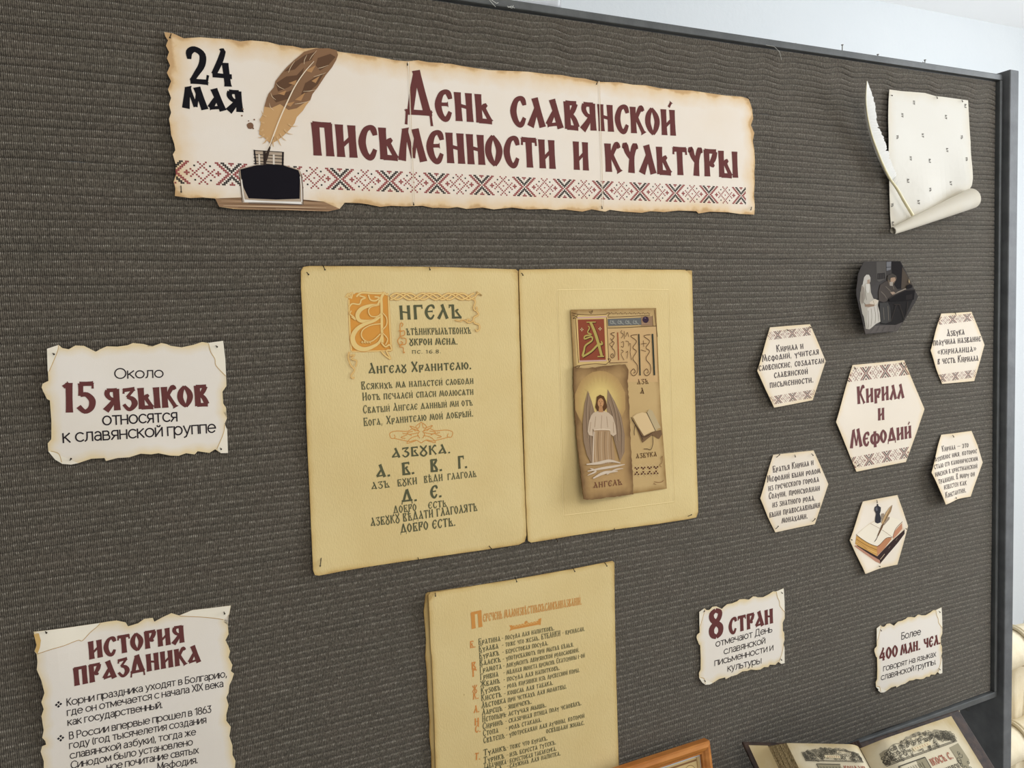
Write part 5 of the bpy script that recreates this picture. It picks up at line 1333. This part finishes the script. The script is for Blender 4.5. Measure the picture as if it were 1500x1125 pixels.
# rolled foot: a cone shaped spiral of the same sheet
A0 = P3(1308, 338, .010); A1 = P3(1423, 290, .022)
ax = (A1 - A0).normalized(); e1 = Vector((0, -1, 0)); e1 = (e1 - ax * e1.dot(ax)).normalized(); e2 = ax.cross(e1)
rows = []
NT = 70
for i in range(13):
    u = i / 12; c = A0.lerp(A1, u); R0 = .0070 + .0130 * u ** .9
    row = []
    for k in range(NT + 1):
        th = 2 * math.pi * 2.3 * k / NT
        rr = R0 * (1 - .42 * (1 - k / NT))
        row.append(c + (e1 * math.cos(th) + e2 * math.sin(th)) * rr)
    rows.append(row)
roll = MB(); roll.grid(rows, M_SCROLL)
roll.build('rolled_foot', scr.o, smooth=True)
def white_feather():
    mv = material('white_feather_vane', rgb(214, 213, 208), .7, .1)
    v = coords(mv, (1, 1, 1)); n = noise(mv, 500, 2, coords(mv, (1, .3, .35))); bump(mv, n.outputs['Fac'], .25, .0008)
    ms = material('feather_shaft', rgb(226, 216, 176), .35, .4)
    spine = zS([(482, 898), (440, 830), (400, 760), (366, 712), (330, 640), (298, 560), (270, 480), (250, 390), (241, 300), (246, 206)])
    right_e = zS([(482, 898), (440, 830), (404, 740), (401, 690), (380, 640), (356, 560), (330, 490), (302, 420), (283, 300), (248, 206)])
    left_e = zS([(482, 898), (438, 830), (396, 762), (356, 712), (318, 640), (284, 560), (254, 470), (236, 380), (234, 290), (244, 206)])
    hts = [.020, .019, .018, .017, .018, .020, .024, .029, .035, .042]
    def cur(pts):
        q = catmull([(p[0], p[1], h) for p, h in zip(pts, hts)], 12)
        return q
    S, Rr, Ll = cur(spine), cur(right_e), cur(left_e)
    root = empty('white_feather', P3(*S[0]))
    thing(root, 'real white quill feather leaning out from the board beside the parchment', 'feather')
    sh = MB()
    pts = [P3(x, y, h + .0006) for x, y, h in S[::3]]
    sh.tube(pts, [.0029 * (1 - .85 * (i / (len(pts) - 1))) for i in range(len(pts))], ms, 10)
    sh.build('shaft', root, smooth=True)
    rf = random.Random(9)
    for nm, E in (('vane', Rr), ('vane', Ll)):
        i0 = 33
        mb = MB(); rows = []
        for i in range(i0, len(S)):
            x0, y0, h0 = S[i]
            # barbs sweep forward along the feather
            j = min(len(S) - 1, i + 3)
            x1, y1, h1 = E[j] if nm else E[i]
            fray = 1 + (rf.uniform(-.10, .02) if E is Rr else rf.uniform(-.06, .02))
            if rf.random() < .06 and E is Rr: fray -= .22
            row = []
            for k in range(7):
                t = k / 6 * (fray if k else 1)
                x = x0 + (x1 - x0) * t; y = y0 + (y1 - y0) * t
                row.append(P3(x, y, h0 - .0035 * t * t + .0006 * ((i % 2) * t)))
            rows.append(row)
        mb.grid(rows, mv)
        mb.build(nm, root, smooth=False)
    dn = MB()
    for k in range(26):
        x0, y0, h0 = S[26 + k % 9]
        dx, dy = rf.uniform(3, 11) * (1 if k % 3 else -.5), rf.uniform(-9, -1)
        dn.tube([P3(x0, y0, h0), P3(x0 + dx * .5, y0 + dy * .4, h0 + .001), P3(x0 + dx, y0 + dy, h0)], .0002, mv, 4)
    d_ = dn.build('down', root); d_['kind'] = 'stuff'
white_feather()

# ------------------------------------------------------------------ framed icon and the old open book on the shelf
def frame_of(K, u, d):
    n = u.cross(d)
    if n.y > 0: n = -n
    return lambda a, b, c=0.0: K + u * a + d * b + n * c
class Plane3:
    """a flat or gently curved printed page; positions in metres (x along, y down)"""
    def __init__(self, fn, owner, prof=None):
        self.fn = fn; self.o = owner; self.prof = prof or (lambda x: 0.0); self.lifts = []; self.waves = ()
    def b(self, p): return p
    def at(self, x, y, e): return self.fn(x, y, self.prof(x) + e)

M_WOOD = material('orange_brown_wood', rgb(176, 112, 52), .38, .4)
_v = coords(M_WOOD, (1, 6, 6)); _n = noise(M_WOOD, 14, 5, _v)
_r = ramp(M_WOOD, [(.3, rgb(164, 98, 42)), (.7, rgb(202, 134, 66))]); L(M_WOOD, _n.outputs['Fac'], _r.inputs['Fac']); L(M_WOOD, _r.outputs['Color'], bsdf(M_WOOD).inputs['Base Color'])
t_ = math.radians(9)
x_, y_ = B(1041, 1085.5, .035)
K = w3((x_, y_, -.035))
dI = Vector((0, -math.sin(t_), -math.cos(t_)))
HI = (K.z - SHELF - .001) / math.cos(t_); WI = .20
F = frame_of(K + dI * 0, Vector((-1, 0, 0)), dI)
icon = empty('framed_icon', F(WI / 2, HI, 0))
thing(icon, 'small icon in orange-brown wooden frame leaning at the bottom edge', 'framed picture')
FW = .017
prof_ = [(0, -.016), (0, -.003), (.002, 0), (.007, .0012), (.012, -.001), (.0145, -.0035), (.017, -.004), (.017, -.016)]
corn = [(0, 0), (WI, 0), (WI, HI), (0, HI)]
for i in range(4):
    a, b_ = corn[i], corn[(i + 1) % 4]
    l = math.hypot(b_[0] - a[0], b_[1] - a[1]); tx, ty = (b_[0] - a[0]) / l, (b_[1] - a[1]) / l; nx, ny = -ty, tx
    rows = []
    for en in (0, 1):
        p = b_ if en else a
        row = []
        for w_, h_ in prof_:
            s_ = -w_ if en else w_
            row.append(F(p[0] + tx * s_ + nx * w_, p[1] + ty * s_ + ny * w_, h_))
        rows.append(row)
    mb = MB(); mb.grid(rows, M_WOOD, True)
    mb.build('frame_rail', icon)
mb = MB(); q = [F(FW - .002, FW - .002, -.010), F(WI - FW + .002, FW - .002, -.010), F(WI - FW + .002, HI - FW, -.010), F(FW - .002, HI - FW, -.010)]
q2 = [F(FW - .002, FW - .002, -.013), F(WI - FW + .002, FW - .002, -.013), F(WI - FW + .002, HI - FW, -.013), F(FW - .002, HI - FW, -.013)]
mb.add(q + q2, [(0, 1, 2, 3), (7, 6, 5, 4), (0, 4, 5, 1), (1, 5, 6, 2), (2, 6, 7, 3), (3, 7, 4, 0)], material('white_mat', rgb(214, 214, 212), .7))
mb.build('mat', icon)
pl = Plane3(lambda x, y, e: F(x, y, -.010 + e), icon)
pr = Print(pl, .0004)
M0, MT = FW + .001, FW + .005
pr.poly((206, 180, 128), [(M0, MT), (WI - M0, MT), (WI - M0, HI - M0), (M0, HI - M0)], px=False); pr.layer()
for y0 in (MT + .004, HI - MT - .004):
    pr.stroke((136, 100, 66), [(M0 + .006, y0), (WI - M0 - .006, y0)], .003, False, px=False)
for x0 in (M0 + .006, WI - M0 - .006):
    pr.stroke((168, 134, 86), [(x0, MT), (x0, HI - MT)], .002, False, px=False)
for k in range(5):
    cx_, cy_ = M0 + .022 + k * .031, MT + .022
    for rx, c in ((.0125, (150, 116, 74)), (.0115, (214, 188, 132)), (.008, (196, 164, 108))):
        pr.poly(c, [(cx_ + rx * math.cos(j * .4), cy_ + rx * 1.1 * math.sin(j * .4)) for j in range(16)], px=False); pr.layer()
    pr.poly((72, 54, 48), [(cx_ + .0052 * math.cos(j * .52), cy_ + .002 + .0066 * math.sin(j * .52)) for j in range(12)], px=False)
pr.poly((150, 110, 70), [(M0 + .03, MT + .05), (WI - M0 - .03, MT + .05), (WI - M0 - .03, HI - .05), (M0 + .03, HI - .05)], px=False)
pr.build('icon_print')

M_LEATHER = material('dark_brown_leather', rgb(52, 38, 32), .6, .3)
_n = noise(M_LEATHER, 90, 5, coords(M_LEATHER)); bump(M_LEATHER, _n.outputs['Fac'], .4, .002)
_r = ramp(M_LEATHER, [(.35, rgb(40, 29, 25)), (.75, rgb(74, 54, 42))]); L(M_LEATHER, _n.outputs['Fac'], _r.inputs['Fac']); L(M_LEATHER, _r.outputs['Color'], bsdf(M_LEATHER).inputs['Base Color'])
M_PAGE = paper_material('book_page', rgb(214, 204, 178), rgb(186, 166, 124), .02, .4)
def page_edges():
    mt = material('page_edges', rgb(150, 132, 96), .9, .1)
    n = noise(mt, 30, 2, coords(mt, (40, 40, 3)))
    r = ramp(mt, [(.3, rgb(84, 70, 46)), (.7, rgb(196, 176, 134))]); L(mt, n.outputs['Fac'], r.inputs['Fac']); L(mt, r.outputs['Color'], bsdf(mt).inputs['Base Color'])
    return mt
M_EDGE = page_edges()
tb = math.radians(42)
dB = Vector((0, -math.sin(tb), -math.cos(tb)))
def pt(px, py, h):
    return P3(px, py, h)
SP = pt(1254, 1090, .100)
TL = pt(1087, 1086, .020); TR = pt(1405, 1039, .115)
HB = (min(TL.z, SP.z, TR.z) - SHELF - .010) / math.cos(tb)
book = empty('open_book', SP + dB * HB)
thing(book, 'old open leather-bound book with engraved headpieces at the lower right', 'book')
def book_half(outer, side):
    u = (outer - SP); W = u.length; u.normalize()
    G = frame_of(SP, u, dB)
    # cover board
    mb = MB(); t0, t1 = -.001, -.007
    c8 = [G(0, 0, t0), G(W, 0, t0), G(W, HB, t0), G(0, HB, t0), G(0, 0, t1), G(W, 0, t1), G(W, HB, t1), G(0, HB, t1)]
    mb.add(c8, [(0, 1, 2, 3), (7, 6, 5, 4), (0, 4, 5, 1), (1, 5, 6, 2), (2, 6, 7, 3), (3, 7, 4, 0)], M_LEATHER)
    mb.build('cover', book, bevel=.002)
    return G, W
GL, WL = book_half(TL, -1)
GR, WR = book_half(TR, 1)
def text_block(G, x_edge, tk, x_foot, m0, name, knee):
    """page block: curved top surface from the gutter to the fore edge, sloped fore edge down to the cover"""
    def prof(x):
        t = min(max(x / knee, 0), 1)
        return .004 + tk * (1 - (1 - t) ** 2.2) - tk * .10 * max(0, (x - knee) / (x_edge - knee)) ** 2
    xs = [x_edge * k / 24 for k in range(25)]
    y0, y1 = m0, HB - m0
    mb = MB()
    mb.grid([[G(x, y, prof(x)) for x in xs] for y in np.linspace(y0, y1, 12)], M_PAGE)
    mb2 = MB()
    top = [G(x, y0, prof(x)) for x in xs]; bot = [G(x, y0, 0) for x in xs[:-1]] + [G(x_foot, y0, 0)]
    mb2.grid([top, bot], M_EDGE)
    top = [G(x, y1, prof(x)) for x in xs]; bot = [G(x, y1, 0) for x in xs[:-1]] + [G(x_foot, y1, 0)]
    mb2.grid([bot, top], M_EDGE)
    # fore edge in slightly uneven gatherings
    rf = random.Random(len(name)); rows = []
    for k in range(13):
        t = k / 12; x = x_edge + (x_foot - x_edge) * t + (rf.uniform(-.0014, .0014) if 0 < k < 12 else 0); z = prof(x_edge) * (1 - t)
        rows.append([G(x, y, z) for y in (y0, y1)])
    mb2.grid(rows, M_EDGE)
    pg = mb.build(name, book, smooth=True)
    at = pg.data.attributes.new('edge', 'FLOAT', 'POINT')
    at.data.foreach_set('value', np.array([min(x_edge - x, y - y0) + .002 for y in np.linspace(y0, y1, 12) for x in xs], np.float32))
    mb2.build('page_edges', book)
    return Plane3(G, pg, prof)
PLf = text_block(GL, .128, .030, .150, .007, 'left_page', .030)
PRt = text_block(GR, .180, .034, .204, .008, 'right_page', .034)
mb = MB(); mb.add([GL(.150, .006, .0004), GL(WL - .008, .006, .0004), GL(WL - .008, HB - .006, .0004), GL(.150, HB - .006, .0004)], [(0, 1, 2, 3)], M_PAGE)
mb.build('endpaper', book)
mb = MB()
for k in range(3):
    mb.tube([SP + dB * 0 + Vector((-.006 + .006 * k, .006, 0)), SP + dB * HB + Vector((-.006 + .006 * k, .006, 0))], .006, M_LEATHER, 8)
mb.build('spine', book, smooth=True)
ENG = (88, 84, 74); RUB = (164, 96, 80)
def headpiece(pl, x0, x1, y0, hgt, seed):
    pr = Print(pl, .0006)
    rr = random.Random(seed); n = 9
    pr.poly((150, 142, 122), [(x0, y0 + hgt)] + [(x0 + (x1 - x0) * k / 24, y0 + hgt * (.42 - .36 * math.sin(math.pi * k / 24) + rr.uniform(-.08, .08))) for k in range(25)] + [(x1, y0 + hgt)], px=False); pr.layer()
    for k in range(n * 15):
        cx_ = x0 + (x1 - x0) * rr.random(); f_ = math.sin(math.pi * (cx_ - x0) / (x1 - x0))
        cy_ = y0 + hgt * (.95 - rr.random() * (.45 + .4 * f_)); r_ = hgt * rr.uniform(.07, .16); a0 = rr.uniform(0, 6.3); sg = rr.choice((-1, 1))
        pr.stroke(ENG, [(cx_ + r_ * (1 - .09 * j) * math.cos(a0 + sg * j * .9), cy_ + r_ * (1 - .09 * j) * math.sin(a0 + sg * j * .9)) for j in range(9)], hgt * .026, px=False)
    for yy in (.97, 1.03):
        pr.stroke(ENG, [(x0, y0 + hgt * yy), ((x0 + x1) / 2, y0 + hgt * yy), (x1, y0 + hgt * yy)], hgt * .03, px=False)
    cx_ = (x0 + x1) / 2
    pr.layer(); pr.poly((214, 200, 166), [(cx_ - (x1 - x0) * .13, y0 + hgt * .62), (cx_ + (x1 - x0) * .13, y0 + hgt * .58), (cx_ + (x1 - x0) * .14, y0 + hgt * .78), (cx_ - (x1 - x0) * .12, y0 + hgt * .82)], px=False); pr.layer()
    for k in range(6):
        xx = cx_ - (x1 - x0) * .10 + k * (x1 - x0) * .037
        pr.stroke(RUB, [(xx, y0 + hgt * .66), (xx + .0006, y0 + hgt * .75)], .0008, False, px=False)
    pr.build('engraved_headpiece')
headpiece(PLf, .018, .112, .012, .022, 3)
headpiece(PRt, .012, .160, .014, .030, 4)
pr = Print(PLf, .0006)      # framed initial, left page (x runs from the gutter outwards)
pr.poly((150, 142, 118), [(.060, .040), (.096, .040), (.096, .075), (.060, .075)], px=False); pr.layer()
for k in range(7): pr.stroke(ENG, [(.063 + .005 * k, .043), (.066 + .004 * k, .056), (.062 + .005 * k, .072)], .0009, px=False)
for a, b_ in (((.059, .039), (.097, .039)), ((.097, .039), (.097, .076))): pr.stroke(ENG, [a, b_], .0012, False, px=False)
pr.build('engraved_initial')
pr = Print(PRt, .0006)
pr.poly((150, 142, 118), [(.026, .052), (.080, .052), (.080, .100), (.026, .100)], px=False); pr.layer()
pr.poly((206, 196, 164), [(.034, .062), (.048, .070), (.052, .066), (.066, .062), (.060, .078), (.066, .090), (.036, .092)], px=False); pr.layer()
for k in range(9): pr.stroke(ENG, [(.030 + .005 * k, .056), (.034 + .0045 * k, .072), (.028 + .005 * k, .094)], .0009, px=False)
for a, b_ in (((.025, .051), (.081, .051)), ((.081, .051), (.081, .101)), ((.025, .051), (.025, .101))): pr.stroke(ENG, [a, b_], .0016, False, px=False)
pr.build('engraved_initial')
pr = Print(PRt, .0006)
pr.poly((156, 148, 124), [(.138, .050), (.160, .048), (.162, .075), (.152, .085), (.146, .105), (.140, .085)], px=False); pr.layer()
rr = random.Random(8)
for k in range(22):
    cx_, cy_, r_ = rr.uniform(.141, .162), rr.uniform(.052, .13), rr.uniform(.002, .006); a0 = rr.uniform(0, 6.3)
    pr.stroke(ENG, [(cx_ + r_ * (1 - .09 * j) * math.cos(a0 + j * .9), cy_ + r_ * (1 - .09 * j) * math.sin(a0 + j * .9)) for j in range(8)], .0010, px=False)
pr.build('engraved_side_ornament')
def mirror_text(pl, t, xa, xb, y, h, c, w=.15, flip=False):
    """lines on the left page run towards the gutter, so x counts down"""
    strokes, wd = ustav(t, w)
    mb = MB(); l = abs(xb - xa)
    for s_ in strokes:
        vs, fs = ribbon(s_)
        mb.add([pl.at(xa + (x / wd) * (xb - xa), y - yy * h, .0008) for x, yy in vs], fs, ink(*c))
    return mb
mirror_text(PLf, 'КОНДАКЪ', .056, .018, .050, .009, RUB).build('red_heading', PLf.o)
mirror_text(PLf, 'СТРАСТЕЙ', .056, .016, .066, .009, ENG).build('black_text', PLf.o)
mirror_text(PRt, 'ІКОСЪ С.', .086, .134, .066, .0105, RUB).build('red_heading', PRt.o)
mirror_text(PRt, 'ТІА ШМРЕН', .085, .136, .084, .010, ENG).build('black_text', PRt.o)
mirror_text(PRt, 'ИРИСТИВЫ', .085, .137, .100, .010, ENG).build('black_text', PRt.o)

# ------------------------------------------------------------------ cream cloth rolls tied with cord, beyond the right upright
M_CREAM = material('cream_cloth', rgb(232, 220, 192), .85, .15)
_n = noise(M_CREAM, 16, 4, coords(M_CREAM)); bump(M_CREAM, _n.outputs['Fac'], .35, .012)
_r = ramp(M_CREAM, [(.35, rgb(226, 212, 180)), (.75, rgb(240, 230, 206))]); L(M_CREAM, _n.outputs['Fac'], _r.inputs['Fac']); L(M_CREAM, _r.outputs['Color'], bsdf(M_CREAM).inputs['Base Color'])
M_CORD = material('cream_cord', rgb(216, 202, 170), .9)
YD = .16
drape = empty('tied_drape', Vector((.42, YD, 0)))
thing(drape, 'cream cloth drape rolled and tied with cord right of the stand', 'drape')
def ptY(px, py, yy):       # point on the vertical plane Y = yy seen at a pixel
    x, y = B(px, py, -yy); return w3((x, y, yy))
top_ = ptY(1488, 925, YD); low = ptY(1488, 1130, YD)
rows = []
for k in range(14):
    z_ = top_.z - (top_.z - .004) * k / 13
    rows.append([(.10 + .62 * j / 40, YD + .03 + .012 * math.sin(j * .9 + k * .25) + .006 * math.sin(j * 2.1), z_) for j in range(41)])
mb = MB(); mb.grid(rows, M_CREAM); mb.build('hanging_cloth', drape, smooth=True)
for pa, pb in ((924, 974), (1064, 1112)):
    a, b_ = ptY(1490, pa, YD - .05), ptY(1490, pb, YD - .05)
    cz_ = (a.z + b_.z) / 2; R_ = (a.z - b_.z) / 2 * 1.05
    rows = []
    for i in range(26):
        x = .085 + .60 * i / 25
        bul = (.80 if i == 0 else (.90 if i == 1 else 1.0)) * (1 - .10 * math.exp(-((x - .272) / .014) ** 2)) + .03 * math.sin(i * 1.7)
        rows.append([(x, YD - .04 + R_ * bul * math.cos(2 * math.pi * k / 28) * (1 + .03 * math.sin(5 * k)), cz_ + R_ * bul * math.sin(2 * math.pi * k / 28) - .010 * i / 25) for k in range(28)])
    mb = MB(); mb.grid(rows, M_CREAM, True); mb.add(rows[0], [tuple(range(28))], M_CREAM); mb.add(rows[-1], [tuple(range(27, -1, -1))], M_CREAM)
    ro = mb.build('cloth_roll', drape, smooth=True)
    mb = MB()
    for off in (0, .009):
        mb.tube([(.268 + off + .004 * math.sin(k * .45), YD - .04 + R_ * 1.0 * math.cos(2 * math.pi * k / 28), cz_ + R_ * 1.0 * math.sin(2 * math.pi * k / 28)) for k in range(29)], .0042, M_CORD, 8)
    mb.build('cord', ro, smooth=True)

# ------------------------------------------------------------------ steel pins that hold the papers
def pin(px, py, dx, dy, sheet, label, stand_off=.004):
    x, y = sheet.b((px, py)); z0 = sheet.z(x, y)
    p0 = w3((x, y, -(z0 - .0015)))
    x2, y2 = B(px + dx, py + dy, z0 + stand_off)
    p1 = w3((x2, y2, -(z0 + stand_off)))
    mb = MB(); mid = p0.lerp(p1, .5) + Vector((0, -.0006, 0))
    mb.tube([p0, mid, p1], .00055, M_PIN, 6)
    mb.ball(p1, .0011, M_PIN, 8)
    thing(mb.build('pin'), label, 'pin', 'steel pins holding the papers')
pins = [
 (ban, 'the title banner', [(251, 48, -2, 7, 'upper left corner'), (597, 91, 0, 4, 'upper left seam'), (876, 119, -2, 4, 'upper right seam'), (1094, 141, 4, 5, 'upper right corner'), (265, 270, .5, 11, 'lower left corner'), (606, 296, 0, 4, 'lower left seam'), (882, 301, 0, 4, 'lower right seam'), (1102, 302, -2, 5, 'lower right corner')]),
 (left, 'the sheet with the verses', [(449, 398, 3, 4, 'upper left corner'), (473, 388, 3, 7, 'top edge near the left'), (629, 391, 1, 4, 'middle of the top edge'), (471, 815, -2, 14, 'lower left corner'), (612, 816, 2, 5, 'middle of the bottom edge'), (716, 799, 4, 5, 'bottom edge near the right')]),
 (right, 'the sheet with the angel', [(764, 399, 2, 4, 'upper left corner'), (1004, 396, 6, -1, 'upper right corner'), (1007, 757, 6, -3, 'lower right corner'), (901, 773, -1, 5, 'middle of the bottom edge'), (815, 789, 2, 4, 'bottom edge near the left')]),
 (lst, 'the word list', [(638, 868, 0, 5, 'upper left corner'), (755, 846, 2, 6, 'middle of the top edge'), (839, 831, 3, 6, 'top edge right of middle'), (886, 824, 3, 5, 'upper right corner')]),
 (s15, 'the 15 languages note', [(77, 517, 2, 2, 'upper left corner'), (316, 506, 2, 2, 'upper right corner'), (323, 656, 1, 2, 'lower right corner'), (102, 675, 2, -3, 'lower left corner')]),
 (sH, 'the history note', [(66, 925, 2, 2, 'upper left corner'), (328, 896, 1, 3, 'upper right corner')]),
 (s8, 'the 8 countries note', [(1031, 897, 1, -2, 'upper left corner'), (1145, 867, 1, 2, 'upper right corner'), (1144, 965, 1, 2, 'lower right corner'), (1032, 996, 1, 2, 'lower left corner')]),
 (s4, 'the 400 million note', [(1290, 922, 1, 2, 'upper left corner'), (1376, 895, 1, 2, 'upper right corner'), (1376, 979, 1, 2, 'lower right corner'), (1285, 1008, 1, 2, 'lower left corner')]),
 (h1, 'the hexagon about teachers', [(1153, 482, 1, 2, 'top edge middle'), (1186, 478, 2, 2, 'upper right corner')]),
 (h2, 'the hexagon about the alphabet name', [(1399, 457, 1, 3, 'top edge middle')]),
 (h3, 'the large central hexagon', [(1252, 537, 1, 3, 'upper left corner'), (1322, 530, -2, 3, 'upper right corner'), (1256, 684, 2, -3, 'lower left corner')]),
 (h4, 'the hexagon about the brothers', [(1137, 671, 5, -5, 'upper left corner'), (1165, 666, 0, 3, 'top edge middle'), (1189, 664, 2, 3, 'upper right corner'), (1136, 776, 4, -5, 'lower left corner'), (1190, 765, 4, -5, 'lower right corner')]),
 (h5, 'the hexagon about the monastic name', [(1396, 637, 1, 3, 'top edge middle'), (1401, 728, 0, 2, 'bottom edge middle')]),
 (h7, 'the hexagon with the book picture', [(1285, 732, 0, 4, 'top corner area'), (1247, 790, 1, 1, 'left corner'), (1327, 774, 1, 1, 'right corner'), (1288, 829, 1, 1, 'bottom edge middle')]),
 (scr, 'the pale parchment', [(1306, 139, 1, 1, 'upper left corner'), (1373, 141, 0, 3, 'top edge middle'), (1410, 146, 0, 3, 'upper right corner')]),
]
for sh_, nm, lst_ in pins:
    for px, py, dx, dy, where in lst_:
        pin(px, py, dx, dy, sh_, 'thin steel pin at the %s of %s' % (where, nm))
